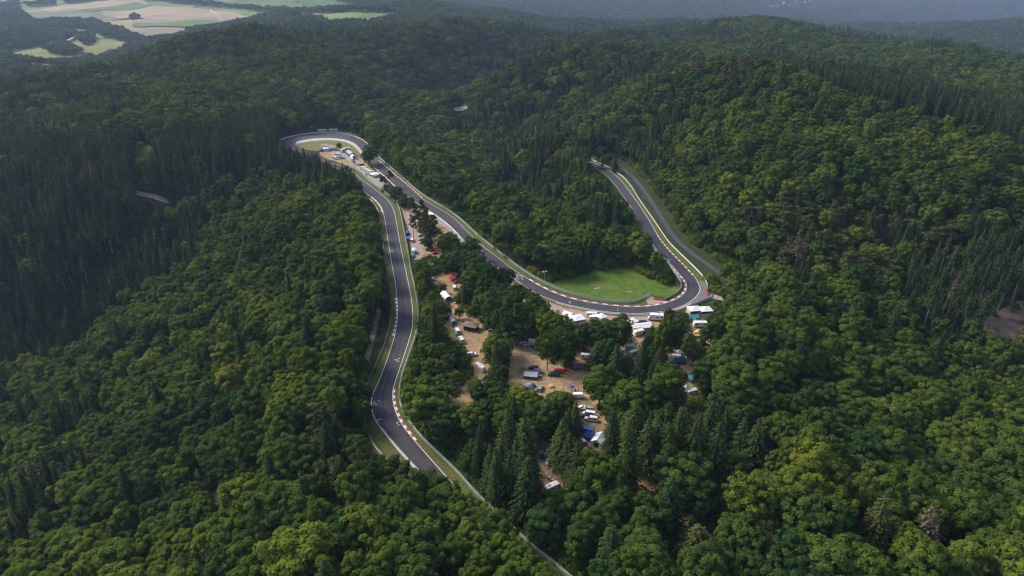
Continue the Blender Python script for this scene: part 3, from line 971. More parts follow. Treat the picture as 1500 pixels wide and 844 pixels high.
# ------------------------------------------------------------------ what must stay in sight from the air (pixel outlines on the photograph, ground level)
KEEP = [
    [(0, 86), (60, 75), (110, 66), (188, 66), (186, 74), (150, 86), (80, 95), (40, 92), (18, 88)],
    [(40, 21), (160, 2), (228, 8), (400, 24), (372, 30), (320, 39), (268, 51), (212, 60), (190, 50), (150, 34)], [(470, 25), (585, 22), (563, 27), (542, 32), (494, 35)],
    [(590, 690), (567, 676), (546, 656), (536, 631), (531, 612), (531, 590), (536, 568), (546, 545), (556, 522), (567, 496), (571, 471), (572, 443), (570, 418), (566, 400),
     (563, 379), (560, 353), (556, 326), (553, 309), (544, 296), (530, 281), (514, 256), (509, 250), (512, 245), (523, 249), (538, 263), (553, 274), (566, 283), (578, 293), (586, 302), (589, 314), (593, 331), (597, 353),
     (601, 376), (604, 399), (608, 411), (613, 430), (614, 446), (612, 490), (600, 530), (590, 560), (588, 578), (588, 592), (597, 610), (612, 629), (633, 649), (654, 671), (676, 696), (697, 722), (690, 724), (664, 702), (640, 695), (612, 694)],
    [(545, 242), (556, 231), (570, 243), (585, 256), (600, 269), (616, 283), (633, 294), (650, 303), (666, 314), (679, 325), (692, 338), (706, 350), (719, 360), (743, 379), (756, 389), (773, 400), (789, 410), (806, 418),
     (823, 427), (846, 433), (866, 438), (887, 441), (906, 443), (919, 443), (931, 442), (941, 437), (953, 431), (973, 437), (986, 432), (995, 425), (998, 418), (995, 410), (988, 400), (980, 389), (963, 369), (949, 351),
     (939, 337), (932, 322), (923, 306), (912, 290), (900, 273), (888, 259), (869, 245), (866, 236), (880, 238), (895, 246), (912, 258), (925, 271), (935, 289), (947, 307), (960, 324), (970, 339), (980, 354), (995, 369),
     (1010, 383), (1022, 395), (1033, 407), (1038, 418), (1038, 428), (1052, 430), (1062, 436), (1060, 441), (1045, 440), (1030, 446), (1010, 453), (986, 461), (960, 464), (910, 466), (876, 465), (850, 462),
     (815, 449), (790, 436), (765, 420), (745, 404), (728, 391), (690, 360), (668, 342), (656, 330), (633, 312), (607, 298), (590, 284), (563, 259)],
    [(411, 207), (425, 200), (445, 195), (462, 187), (480, 184), (500, 186), (513, 196), (525, 201), (539, 211), (531, 224), (522, 232), (548, 250), (562, 270), (556, 278), (530, 257), (505, 238), (490, 238), (472, 234), (466, 222), (440, 220), (425, 214)],
    [(814, 412), (856, 401), (889, 394), (906, 388), (930, 397), (955, 408), (978, 420), (992, 424), (986, 432), (973, 438), (953, 431), (941, 438), (930, 443), (906, 444), (866, 439), (823, 428)],
    [(930, 262), (937, 266), (950, 284), (965, 306), (980, 331), (995, 352), (1018, 371), (1044, 388), (1074, 414), (1068, 415), (1036, 391), (1010, 373), (988, 355), (973, 333), (958, 308), (943, 286), (931, 268)],
    [(592, 304), (612, 304), (616, 318), (608, 330), (606, 340), (618, 340), (622, 360), (612, 385), (604, 380), (598, 350)],
    [(632, 368), (642, 366), (642, 374), (632, 375)], [(634, 346), (645, 346), (645, 356), (634, 356)], [(629, 308), (641, 318), (650, 330), (660, 340), (652, 340), (636, 324), (626, 318)],
    [(630, 404), (668, 399), (676, 412), (668, 427), (656, 424), (646, 417), (634, 414)], [(645, 424), (660, 424), (662, 442), (650, 440)],
    [(668, 446), (684, 457), (690, 470), (708, 474), (722, 487), (714, 502), (696, 512), (682, 502), (668, 500), (658, 478), (660, 462)],
    [(750, 494), (758, 486), (772, 492), (788, 506), (790, 528), (800, 543), (815, 534), (830, 540), (848, 530), (846, 520), (866, 516), (868, 528), (862, 540), (864, 556), (852, 576), (854, 586), (840, 584), (832, 566), (806, 572), (790, 578), (770, 568), (752, 566), (746, 545), (748, 520)],
    [(826, 455), (860, 462), (886, 462), (886, 468), (868, 468), (850, 473), (834, 466)],
    [(922, 466), (945, 466), (954, 460), (970, 460), (970, 470), (958, 474), (948, 486), (944, 500), (936, 508), (928, 522), (914, 520), (920, 508), (926, 496), (926, 476)],
    [(904, 508), (916, 512), (914, 524), (904, 522)],
    [(1006, 446), (1044, 446), (1044, 460), (1026, 466), (1036, 474), (1034, 484), (1028, 496), (1016, 494), (1014, 480), (1012, 468)],
    [(978, 514), (1000, 512), (1008, 520), (1006, 532), (984, 532)], [(1008, 546), (1024, 546), (1022, 560), (1010, 560)], [(998, 560), (1010, 562), (1020, 570), (1018, 578), (1002, 580)],
    [(850, 592), (864, 592), (876, 612), (886, 622), (886, 640), (884, 656), (864, 656), (852, 648), (852, 636), (858, 624), (850, 614)],
    [(790, 640), (804, 640), (820, 646), (820, 668), (816, 684), (818, 694), (808, 708), (816, 716), (798, 724), (790, 700), (788, 670)],
    [(826, 682), (836, 684), (834, 694), (826, 692)], [(940, 690), (956, 690), (956, 712), (940, 712)], [(982, 796), (992, 796), (992, 804), (982, 804)], [(990, 772), (1004, 772), (1000, 786), (988, 786)], [(1062, 720), (1080, 720), (1080, 734), (1064, 734)],
    [(686, 512), (700, 514), (712, 542), (706, 548), (694, 526)], [(680, 596), (692, 598), (694, 612), (684, 610)], [(676, 560), (682, 556), (686, 566), (678, 568)],
    [(743, 766), (757, 774), (790, 803), (836, 840), (850, 860), (838, 862), (820, 842), (780, 808), (748, 780)], [(698, 722), (714, 737), (710, 742), (694, 728)],
    [(550, 440), (557, 436), (556, 470), (545, 515), (538, 526), (534, 520), (544, 494)],
    [(198, 279), (207, 279), (228, 288), (262, 298), (256, 303), (225, 294), (200, 291)], [(198, 215), (222, 213), (220, 222), (200, 236)],
    [(1442, 482), (1454, 466), (1478, 456), (1503, 448), (1503, 495), (1470, 490)], [(660, 158), (668, 155), (685, 153), (682, 160), (672, 167)], [(100, 436), (200, 322), (204, 328), (150, 392), (106, 444)],
]
FIELDS = [(0, 0), (490, 0), (536, 12), (590, 22), (575, 30), (540, 37), (480, 36), (455, 28), (400, 23), (372, 31), (320, 40), (268, 53), (212, 64), (190, 68), (186, 76), (150, 88), (80, 98), (50, 96), (18, 87), (0, 84)]
WOODS = [[(208, -2), (235, -2), (330, 9), (400, 16), (455, 18), (530, 16), (600, 16), (600, 21), (540, 20), (455, 21), (400, 20), (340, 14), (255, 6)],
         [(36, 34), (100, 31), (140, 34), (190, 50), (212, 60), (186, 63), (152, 55), (130, 46), (100, 44), (60, 42), (38, 40)],
         [(0, 5), (28, 5), (32, 17), (38, 24), (62, 42), (112, 50), (112, 57), (62, 68), (30, 73), (0, 80)],
         [(112, 56), (124, 52), (140, 56), (138, 68), (126, 70)], [(66, 77), (90, 68), (112, 74), (124, 80), (110, 84), (82, 84)], [(191, 27), (206, 26), (206, 30), (191, 30)],
         [(38, 8), (80, 4), (82, 9), (40, 11)], [(94, 2), (160, -2), (160, 2), (96, 6)]]
CONIF = [[(0, 205), (110, 206), (200, 214), (206, 285), (196, 325), (95, 445), (60, 525), (0, 540)], [(0, 128), (150, 112), (215, 150), (165, 190), (0, 206)],
         [(690, 85), (840, 60), (900, 72), (1000, 120), (1000, 190), (1000, 235), (950, 300), (880, 235), (820, 215), (700, 172)],
         [(1080, 84), (1250, 105), (1500, 165), (1500, 218), (1400, 188), (1250, 140), (1150, 108)],
         [(1180, 305), (1300, 300), (1420, 318), (1500, 335), (1500, 470), (1350, 468), (1250, 440), (1100, 405), (1000, 335), (1080, 300)],
         [(120, 92), (300, 50), (400, 24), (560, 34), (700, 30), (800, 80), (720, 110), (560, 62), (400, 70), (260, 95)],
         [(400, 210), (430, 216), (480, 232), (520, 246), (532, 292), (500, 285), (470, 270), (400, 245)],
         [(205, 230), (300, 190), (410, 170), (405, 232), (290, 292), (205, 285)], [(100, 425), (205, 322), (300, 312), (300, 372), (180, 440), (85, 525)],
         [(640, 150), (760, 190), (880, 240), (930, 330), (900, 350), (800, 300), (700, 220)],
         [(700, 596), (795, 590), (800, 720), (720, 735), (690, 690)], [(880, 588), (1010, 585), (1110, 590), (1130, 690), (1080, 740), (900, 700)],
         [(0, 620), (150, 590), (260, 570), (290, 650), (200, 740), (60, 800), (0, 800)], [(1100, -5), (1500, -5), (1500, 85), (1200, 50)], [(750, -5), (1100, -5), (1080, 60), (760, 60)]]
MIXED = {1: .15, 2: .15, 4: .3, 5: .2, 9: 0.0, 11: .15, 13: .0, 14: .0}
CONIF.append([(1330, 380), (1420, 350), (1500, 345), (1500, 475), (1350, 472)])
PINES = [[(1090, 300), (1300, 290), (1420, 330), (1400, 420), (1200, 400), (1090, 380)], [(440, 600), (560, 590), (640, 680), (560, 760), (460, 700)], [(600, 560), (690, 540), (700, 610), (620, 600)], [(880, 70), (1120, 96), (1120, 150), (960, 150)]]


def vis_ok(x, y, z, h, r):
    """False for a tree that would hide or cover something listed in KEEP"""
    ok = np.ones(len(x), bool)
    d = np.sqrt(x * x + y * y) + 1e-6
    px, py = y / d, -x / d
    for fz, fr in ((.0, 0), (.28, 0), (.55, .85), (.55, -.85), (.55, 0), (.78, .6), (.78, -.6), (.97, 0), (.36, .6), (.36, -.6)):
        u, v, _ = proj(x + px * r * fr, y + py * r * fr, z + h * fz)
        for pl in KEEP:
            ok &= ~in_poly(u, v, pl)
    return ok


def hidden(x, y, zt):
    """True where the ground itself rises between the camera and the tree top"""
    n = len(x)
    worst = np.full(n, -99.0)
    for t in np.linspace(.12, .985, 46):
        worst = np.maximum(worst, terrain(x * t, y * t) + 5 - (CAM_H + (zt - CAM_H) * t))
    return worst > 7


def jitter_grid(x0, x1, y0, y1, s):
    xs, ys = np.meshgrid(np.arange(x0, x1, s), np.arange(y0, y1, s * .87))
    xs = xs + (np.arange(xs.shape[0]) % 2)[:, None] * s * .5
    xs = xs + rng.uniform(-.34, .34, xs.shape) * s; ys = ys + rng.uniform(-.34, .34, ys.shape) * s
    return xs.ravel(), ys.ravel()


def vnoise(x, y, s, seed):
    r = np.random.default_rng(seed)
    out = 0
    for k_ in range(5):
        a = r.uniform(0, 6.28); f = (2 * math.pi / s) * r.uniform(.6, 1.7)
        out = out + np.sin(f * (x * math.cos(a) + y * math.sin(a)) + r.uniform(0, 6.28))
    return out / 5


rng = np.random.default_rng(21)
TREES = []       # arrays: x, y, z, kind (0 broad, 1 spruce, 2 pine), height scale, width scale, tint


def add_forest(x0, x1, y0, y1, s, want, big=1.0, far=False):
    x, y = jitter_grid(x0, x1, y0, y1, s)
    z = terrain(x, y)
    u, v, d = proj(x, y, z + 12)
    m_ = (u > -190) & (u < 1690) & (v > -60) & (v < 990) & (d > 60)
    x, y, z, u, v, d = (q[m_] for q in (x, y, z, u, v, d))
    con = np.zeros(len(x), bool)
    wob = vnoise(x, y, 90, 5) * 14, vnoise(x, y, 90, 6) * 14
    for ci, pl in enumerate(CONIF):
        if ci in MIXED:
            mixm = vnoise(x, y, 48, 40 + ci) > MIXED[ci]
        else:
            mixm = np.ones(len(x), bool)
        con |= in_poly(u + wob[0], v + wob[1] * .6, pl) & mixm & ((v < 560) | (u > 480) | (vnoise(x, y, 55, 31) > .28))
    pin = np.zeros(len(x), bool)
    for pl in PINES:
        pin |= in_poly(u + wob[0], v + wob[1], pl)
    rr = rng.uniform(0, 1, len(x))
    kind = np.where(con, 1, 0)
    kind = np.where(con & (rr < .06), 0, kind)
    kind = np.where((~con) & (rr > .977), 1, kind)
    kind = np.where(pin & (rr < .6), 2, kind)
    m_ = np.isin(kind, want)
    if far:
        ub, vb, _ = proj(x, y, z)
        inf = in_poly(ub, vb, FIELDS) & (d > 1280)
        w_ = np.zeros(len(x), bool)
        for pl in WOODS:
            w_ |= in_poly(ub, vb, pl)
        m_ &= (~inf) | w_
        m_ &= ~((d > 3600) & (np.abs(ub - 1153) < 45 + 14 * vnoise(x, y, 300, 8)) & (vb < 14 + 3 * vnoise(x, y, 240, 9)) & (rng.uniform(0, 1, len(x)) < .75))
    x, y, z, kind, d = (q[m_] for q in (x, y, z, kind, d))
    # keep off roads, meadow, camp
    off = dist_pts(x, y, FLAT_PTS)
    m_ = (off > 8.2) & ~in_poly(x, y, CAMP_W) & ~in_poly(x, y, CAR_POLY)
    x, y, z, kind, d = (q[m_] for q in (x, y, z, kind, d))
    n = len(x)
    hs = rng.normal(1.0, .16, n).clip(.55, 1.4) * (1 + .12 * vnoise(x, y, 120, 9))
    ws = hs * rng.normal(1.0, .15, n).clip(.7, 1.4) * big
    H = np.where(kind == 0, 17.5, np.where(kind == 1, 24, 17.5)) * hs
    R = np.where(kind == 0, 5.2, np.where(kind == 1, 3.3, 3.6)) * ws
    m_ = vis_ok(x, y, z, H, R * .85) | (d > 1500)
    m_ &= ~hidden(x, y, z + H)
    x, y, z, kind, hs, ws = (q[m_] for q in (x, y, z, kind, hs, ws))
    tint = np.clip(.5 + .24 * vnoise(x, y, 85, 12) + .1 * vnoise(x, y, 22, 14) + rng.normal(0, .11, len(x)), 0, 1)
    sp = kind == 1
    tint[sp] = np.clip(.36 + .22 * vnoise(x, y, 60, 15)[sp] + rng.normal(0, .1, sp.sum()), 0, .8)
    dead = sp & (rng.uniform(0, 1, len(x)) < .03)
    tint[dead] = rng.uniform(.88, 1, dead.sum())
    TREES.append(np.stack([x, y, z, kind, hs, ws, tint], 1))


for args in [(-800, 800, 70, 640, 8.7, (0, 2), 1.07, False), (-1000, 1000, 640, 1120, 9.8, (0, 2), 1.26, False), (-800, 800, 70, 1120, 5.7, (1,), 1.0, False),
             (-1500, 1500, 1120, 1750, 11.5, (0, 2), 1.45, True), (-1500, 1500, 1120, 1750, 7.5, (1,), 1.2, True),
             (-2600, 2600, 1750, 3000, 13.0, (0, 1, 2), 1.5, True), (-4200, 4200, 3000, 6000, 24.0, (0, 1, 2), 2.2, True), (-5500, 5500, 6000, 8400, 30.0, (0, 1), 2.8, True)]:
    add_forest(*args)

# trees of the camp placed by hand: crown top in the photograph, kind, height, crown width, tint
HAND = [(496, 208, 'b', 8, 6, .5), (541, 211, 'b', 17, 15, .35), (560, 256, 'b', 8, 6, .5), (571, 249, 'p', 13, 7, .2), (584, 271, 'b', 11, 6.5, .6), (592, 281, 'b', 9, 6, .75), (577, 272, 'b', 7, 6, .7),
        (600, 296, 'p', 9, 7, .3), (617, 293, 'p', 17, 8, .25), (607, 299, 'p', 13, 6, .2), (612, 310, 'p', 13, 7, .2), (624, 306, 'p', 17, 8, .15), (634, 316, 'p', 16, 8, .2), (635, 326, 'p', 15, 8, .15),
        (604, 316, 'p', 15, 6, .15), (628, 330, 'p', 16, 8, .2), (621, 320, 'p', 13, 7, .15), (627, 347, 'b', 8, 7, .3), (658, 338, 'b', 15, 13, .5), (690, 344, 'b', 15, 13, .35), (664, 364, 'b', 16, 15, .4),
        (652, 366, 'b', 10, 8, .25), (698, 364, 'b', 14, 12, .45), (618, 378, 'b', 13, 9, .6), (621, 387, 'b', 12, 8, .5), (614, 394, 'b', 12, 8, .7), (688, 388, 'b', 17, 13.5, .55), (654, 375, 'b', 10, 9, .15),
        (672, 380, 'b', 10, 9, .2), (714, 379, 'b', 18, 16, .2), (738, 388, 'b', 15, 11, .25), (748, 396, 'p', 12, 8, .2), (744, 416, 'b', 15, 13, .35), (754, 421, 'b', 14, 10, .45), (708, 424, 'b', 16, 13, .5),
        (720, 430, 'b', 18, 13, .35), (733, 444, 'b', 18, 12, .25), (746, 452, 'b', 17, 11, .3), (762, 438, 'b', 17, 12, .3), (783, 424, 'b', 15, 12, .4), (797, 438, 'b', 14, 9, .25),
        (798, 454, 'b', 15, 11, .75), (779, 457, 's', 15, 6, .4), (812, 452, 'b', 14, 10, .5), (803, 477, 'b', 21, 9.5, .55), (829, 474, 'b', 20, 13, .3), (818, 482, 'b', 15, 9, .3), (727, 486, 'b', 17, 15, .6),
        (619, 408, 'b', 13, 8, .7), (632, 426, 'b', 12, 8, .6), (628, 440, 'b', 13, 10, .75), (641, 434, 'b', 12, 8, .7), (622, 460, 'b', 13, 9, .5), (638, 458, 'b', 13, 10, .65), (626, 480, 'b', 14, 10, .4), (645, 476, 'b', 14, 10, .55),
        (618, 500, 'b', 13, 10, .5), (640, 498, 'b', 14, 10, .6), (660, 505, 'b', 12, 9, .35), (612, 520, 'b', 12, 9, .55), (632, 522, 'b', 13, 11, .5), (654, 522, 'p', 13, 8, .5), (604, 548, 'b', 11, 8, .45), (622, 546, 'b', 13, 11, .55), (644, 548, 'b', 13, 11, .5),
        (612, 572, 'b', 12, 9, .35), (634, 574, 'b', 12, 10, .5), (660, 560, 'p', 13, 8, .55), (660, 590, 'b', 10, 8, .4), (702, 556, 'b', 12, 10, .3), (718, 548, 'b', 13, 10, .35), (730, 560, 'b', 14, 10, .35), (700, 585, 'b', 13, 10, .3), (716, 582, 'b', 14, 10, .3), (672, 600, 'b', 11, 8, .3),
        (656, 447, 'b', 7, 5, .5), (672, 448, 'b', 7, 5.5, .45), (648, 414, 'b', 6, 5, .3), (684, 420, 'b', 9, 8, .3),
        (857, 469, 'b', 13, 9, .3), (872, 468, 'b', 15, 10, .25), (850, 470, 'b', 15, 9, .3), (864, 474, 'b', 13, 10, .15), (877, 495, 's', 16, 7.5, .5), (905, 460, 'b', 18, 17, .4), (888, 470, 'b', 17, 11, .25), (895, 490, 'b', 17, 12, .2),
        (981, 450, 'p', 19, 8, .1), (975, 457, 'b', 23, 10, .55), (997, 456, 'b', 22, 10, .45), (986, 470, 'b', 15, 9, .35), (955, 478, 'b', 14, 7, .3), (948, 496, 'b', 11, 6, .4), (943, 508, 'b', 8, 6, .85), (1011, 492, 'p', 18, 6, .8),
        (958, 500, 'b', 12, 8, .3), (966, 508, 's', 16, 6, .4), (908, 506, 's', 19, 7.5, .35), (922, 520, 's', 15, 7, .4), (882, 531, 'b', 19, 16, .45), (905, 540, 'b', 16, 11, .35), (928, 554, 'b', 18, 20, .5), (905, 572, 'b', 16, 12, .4), (952, 560, 'b', 16, 13, .4),
        (983, 530, 'b', 21, 15, .5), (970, 545, 'b', 18, 12, .5), (760, 567, 'b', 13, 15, .85), (776, 576, 'b', 12, 10, .65), (820, 571, 'b', 13, 13, .55), (800, 584, 'b', 13, 12, .4), (830, 590, 'b', 9, 8, .7), (846, 583, 's', 17, 5.5, .4),
        (745, 602, 's', 26, 7, .45), (770, 611, 's', 27, 7.5, .4), (760, 632, 's', 26, 7.5, .35), (735, 618, 's', 26, 7, .4), (720, 640, 's', 24, 7, .35), (780, 640, 's', 23, 6.5, .35), (748, 656, 's', 25, 7, .3), (728, 668, 's', 24, 7, .3), (768, 668, 's', 23, 7, .3), (700, 642, 'b', 12, 10, .3), (690, 660, 'b', 10, 9, .25),
        (825, 608, 's', 23, 7.5, .5), (846, 640, 's', 22, 7.5, .4), (836, 628, 's', 20, 6.5, .4), (792, 590, 'b', 15, 13, .35), (742, 578, 'b', 16, 12, .4), (735, 596, 'b', 17, 11, .45),
        (902, 598, 's', 23, 7.5, .25), (925, 592, 's', 22, 8, .5), (930, 618, 's', 25, 8, .5), (953, 615, 's', 24, 8, .45), (965, 612, 's', 25, 8, .5), (1000, 596, 's', 24, 8.5, .4), (1014, 610, 's', 26, 8.5, .4), (1046, 586, 's', 24, 8, .35), (984, 622, 's', 24, 8, .4), (1060, 612, 's', 24, 8, .35), (1092, 604, 's', 25, 8.5, .4), (1110, 622, 's', 25, 8.5, .35), (1030, 598, 's', 22, 7, .4),
        (874, 656, 'b', 21, 17, .55), (894, 668, 'b', 19, 14, .5), (846, 706, 'b', 17, 14, .4), (862, 690, 'b', 15, 11, .35), (905, 712, 'b', 16, 13, .35), (820, 715, 'b', 15, 13, .3), (880, 736, 'b', 18, 14, .4), (856, 752, 'b', 17, 13, .35),
        (960, 724, 'b', 17, 14, .4), (1010, 660, 'b', 22, 20, .35), (1034, 690, 'b', 18, 14, .2), (985, 690, 's', 23, 8, .25), (1026, 766, 's', 14, 10, .7), (952, 775, 'b', 16, 14, .5), (930, 760, 'b', 15, 12, .45), (900, 768, 's', 20, 8, .4), (1058, 800, 'b', 14, 12, .45), (1012, 812, 'b', 10, 8, .8), (1090, 748, 'b', 16, 14, .45), (800, 735, 'b', 16, 13, .25),
        (530, 556, 'b', 13, 9, .3), (527, 582, 'b', 13, 10, .3), (518, 570, 'b', 12, 10, .4), (572, 668, 'p', 13, 8, .3), (590, 676, 'p', 14, 8, .4), (560, 690, 'b', 11, 9, .8), (610, 690, 'p', 14, 9, .55), (636, 692, 'b', 13, 12, .45), (545, 672, 'b', 14, 10, .3),
        (652, 706, 'b', 14, 11, .5), (677, 716, 'b', 15, 11, .6), (693, 730, 'b', 15, 11, .55), (671, 732, 'b', 15, 11, .6), (709, 746, 'b', 15, 12, .5), (725, 762, 'b', 15, 11, .55), (741, 780, 'b', 15, 11, .6), (757, 794, 'b', 15, 11, .55), (773, 808, 'b', 15, 11, .6), (791, 824, 'b', 15, 11, .5), (809, 840, 'b', 15, 11, .55), (730, 744, 'b', 15, 11, .5), (740, 755, 'b', 14, 10, .55), (649, 716, 'b', 15, 12, .5), (690, 760, 'b', 15, 12, .65), (712, 790, 'b', 15, 12, .5), (745, 822, 'b', 15, 12, .55),
        (424, 212, 's', 15, 7, .4), (434, 214, 's', 16, 7, .35), (445, 217, 's', 17, 7, .4), (455, 221, 's', 16, 7, .3), (466, 226, 's', 16, 7, .35), (478, 231, 's', 17, 7, .4), (489, 236, 's', 16, 7, .3), (499, 240, 's', 17, 7, .35), (508, 244, 'p', 15, 8, .3), (517, 250, 's', 15, 7, .4), (430, 222, 's', 18, 7, .35), (450, 229, 's', 18, 7, .3), (470, 236, 's', 18, 7, .35), (492, 246, 's', 17, 7, .3), (512, 256, 'b', 13, 9, .5), (415, 214, 's', 16, 7, .35), (524, 262, 'b', 12, 8, .55), (856, 222, 's', 17, 7, .4), (848, 226, 's', 18, 7, .35), (840, 222, 's', 18, 7, .45), (830, 226, 's', 17, 7, .4), (852, 238, 'b', 12, 10, .4), (838, 236, 'b', 12, 10, .4), (862, 246, 'b', 10, 9, .4), (846, 214, 'b', 14, 11, .4), (822, 226, 's', 17, 7, .4), (892, 222, 'b', 12, 10, .4), (902, 228, 's', 13, 6, .4), (884, 222, 's', 15, 7, .35),
        (565, 268, 'b', 6, 5, .5), (575, 281, 'b', 8, 6, .55), (588, 289, 'b', 8, 7, .6), (596, 291, 'p', 9, 7, .3), (602, 287, 'b', 7, 6, .6), (672, 352, 'b', 12, 10, .4), (648, 342, 'b', 10, 8, .45), (680, 362, 'b', 13, 11, .3), (716, 396, 'b', 14, 11, .3), (730, 410, 'b', 14, 11, .35), (690, 404, 'b', 12, 10, .3), (722, 456, 'b', 14, 11, .3), (766, 470, 'b', 13, 10, .25),
        (1372, 738, 's', 24, 9, .97), (1294, 728, 's', 25, 9.5, .82), (1256, 778, 'b', 18, 15, .5), (1035, 520, 'b', 17, 12, .3), (1046, 470, 'b', 16, 13, .35), (1062, 490, 'b', 17, 13, .45)]
hand_rows = []
for hi, (u, v, kd, h, w, t) in enumerate(HAND):
    if kd == 's':
        h *= (.86, 1.08, .97, 1.0, .9, 1.05, .94)[hi % 7]
        w *= (1.1, .9, 1.0, 1.15, .95)[hi % 5]
    kd_ = "bsp".index(kd)
    H0 = (18.6, 24.0, 17.5)[kd_]; W0 = (13.4, 6.2, 8.4)[kd_]
    x, y, _ = P(u, v, h)
    zz = float(terrain(x, y))
    for _ in range(4):
        x, y, _ = P(u, v, zz + h); zz = float(terrain(x, y))
    hand_rows.append((x, y, zz, kd_, h / H0, w / W0, t))
HANDARR = np.array(hand_rows)
HANDARR[HANDARR[:, 3] == 1, 6] = np.where(HANDARR[HANDARR[:, 3] == 1, 6] < .8, HANDARR[HANDARR[:, 3] == 1, 6] + .14, HANDARR[HANDARR[:, 3] == 1, 6])

# more trees fill the camp and its edges wherever they hide nothing
x, y = jitter_grid(-120, 260, 90, 620, 7.0)
m_ = (in_poly(x, y, CAMP_W)) & (dist_pts(x, y, FLAT_PTS) > 8)
x, y = x[m_], y[m_]
dmin = np.sqrt(((x[:, None] - HANDARR[None, :, 0]) ** 2 + (y[:, None] - HANDARR[None, :, 1]) ** 2).min(1))
kd_ = np.where(rng.uniform(0, 1, len(x)) < .22, 1, 0)
hs = rng.uniform(.6, .95, len(x)); ws = hs * rng.uniform(.8, 1.05, len(x))
R = np.where(kd_ == 0, 5.8, 3.0) * ws
m_ = (dmin > R * .9 + 2.4) & vis_ok(x, y, x * 0, np.where(kd_ == 0, 17.5, 24) * hs, R)
x, y, kd_, hs, ws = (q[m_] for q in (x, y, kd_, hs, ws))
FILL = np.stack([x, y, x * 0, kd_, hs, ws, np.clip(rng.normal(.38, .15, len(x)), 0, 1)], 1)
ALL = np.vstack(TREES)
# forest trees make way for the hand placed ones
near = ALL[:, 1] < 720
dm = np.full(len(ALL), 1e9)
dm[near] = np.sqrt(((ALL[near, None, 0] - HANDARR[None, :, 0]) ** 2 + (ALL[near, None, 1] - HANDARR[None, :, 1]) ** 2).min(1))
ALL = ALL[dm > np.where(ALL[:, 3] == 0, 5.5, 3.5)]
ALL = np.vstack([HANDARR, FILL, ALL])
IS_HAND = np.arange(len(ALL)) < len(HANDARR) + len(FILL)
H_ = np.where(ALL[:, 3] == 0, 17.5, np.where(ALL[:, 3] == 1, 24, 17.5)) * ALL[:, 4]
U_, V_, D_ = proj(ALL[:, 0], ALL[:, 1], ALL[:, 2] + H_ * .7)
INF = (U_ > 4) & (U_ < 1496) & (V_ > 4) & (V_ < 846) & ~hidden(ALL[:, 0], ALL[:, 1], ALL[:, 2] + H_ - 3)
SHOW = np.where(INF, H_ / D_, 0) + np.where(IS_HAND & INF, 1, 0)
print("trees", len(ALL), [int((ALL[:, 3] == k_).sum()) for k_ in range(3)])


def region(u, v):
    if in_poly(np.array([u]), np.array([v + 14]), CAMP_PX)[0]:
        return "among campsite trees"
    if v > 690 and 470 < u < 850:
        return "in wood under track"
    if u < 620 and v > 255:
        return "in forest left of track"
    if u < 620:
        return "on ridge behind carousel"
    if v < 440 and u < 960:
        return "between track branches"
    if v < 440:
        return "on right hillside"
    return "in lower right woodland"


KINDN = ["broadleaf_tree", "spruce_tree", "pine_tree"]
TINTW = [["deep green", "mid green", "olive green", "yellow green"], ["dark blue-green", "dark green", "pale green", "brown dying"], ["dark brownish", "dull olive", "dull olive", "dull olive"]]
used_labels = set()
chosen = np.zeros(len(ALL), bool)
rr_ = random.Random(5)
for kd in range(3):
    idx = np.nonzero((ALL[:, 3] == kd) & (SHOW > 0))[0]
    idx = idx[np.argsort(-SHOW[idx])][:300]
    chosen[idx] = True
    protos = (BROAD_NEAR, SPR_NEAR, PINE_NEAR)[kd]
    for i in idx:
        x, y, z, _, hs, ws, t = ALL[i]
        if kd == 1:
            var = 3 if t > .84 else rr_.choice([0, 0, 1, 2, 2, 3])
            if in_poly(np.array([U_[i]]), np.array([V_[i]]), [(1330, 360), (1500, 330), (1500, 475), (1340, 475)])[0]:
                var = 4
        else:
            var = rr_.randrange(len(protos))
        crown, trunk = protos[var]
        if IS_HAND[i] and kd == 0:
            crown, trunk = BROAD_FULL[rr_.randrange(4)]
        tw = TINTW[kd][min(3, int(t * 4) if kd != 1 else (0 if t < .3 else 1 if t < .6 else 2 if t < .86 else 3))]
        kn = ("broadleaf tree", "spruce", "pine")[kd]
        tw = tw.replace("dark blue-green", "blue-green").replace("brown dying", "dying")
        lab = f"{tw} {kn} {region(U_[i], V_[i])}, {U_[i] / 15:.0f} percent across and {V_[i] / 8.44:.0f} percent down"
        if lab in used_labels:
            lab = f"{tw} {kn} {region(U_[i], V_[i])}, {U_[i] / 15:.1f} percent across, {V_[i] / 8.44:.1f} percent down"
        used_labels.add(lab)
        root = thing(KINDN[kd], lab, "tree", (x, y, z), rr_.uniform(0, 6.28), ("broadleaf trees of the forest", "spruces of the forest", "pines of the forest")[kd])
        root.scale = (ws, ws, hs)
        root.rotation_euler = (rr_.gauss(0, .03), rr_.gauss(0, .03), rr_.uniform(0, 6.28))
        for nm, me_ in (("trunk", trunk), ("crown", crown)):
            o = bpy.data.objects.new(nm, me_)
            COL.objects.link(o); o.parent = root
            o["tint"] = float(t)


# ------------------------------------------------------------------ the rest of the forest: three masses of trees
def proto_obj(me_):
    return bpy.data.objects.new(me_.name + "_model", me_)


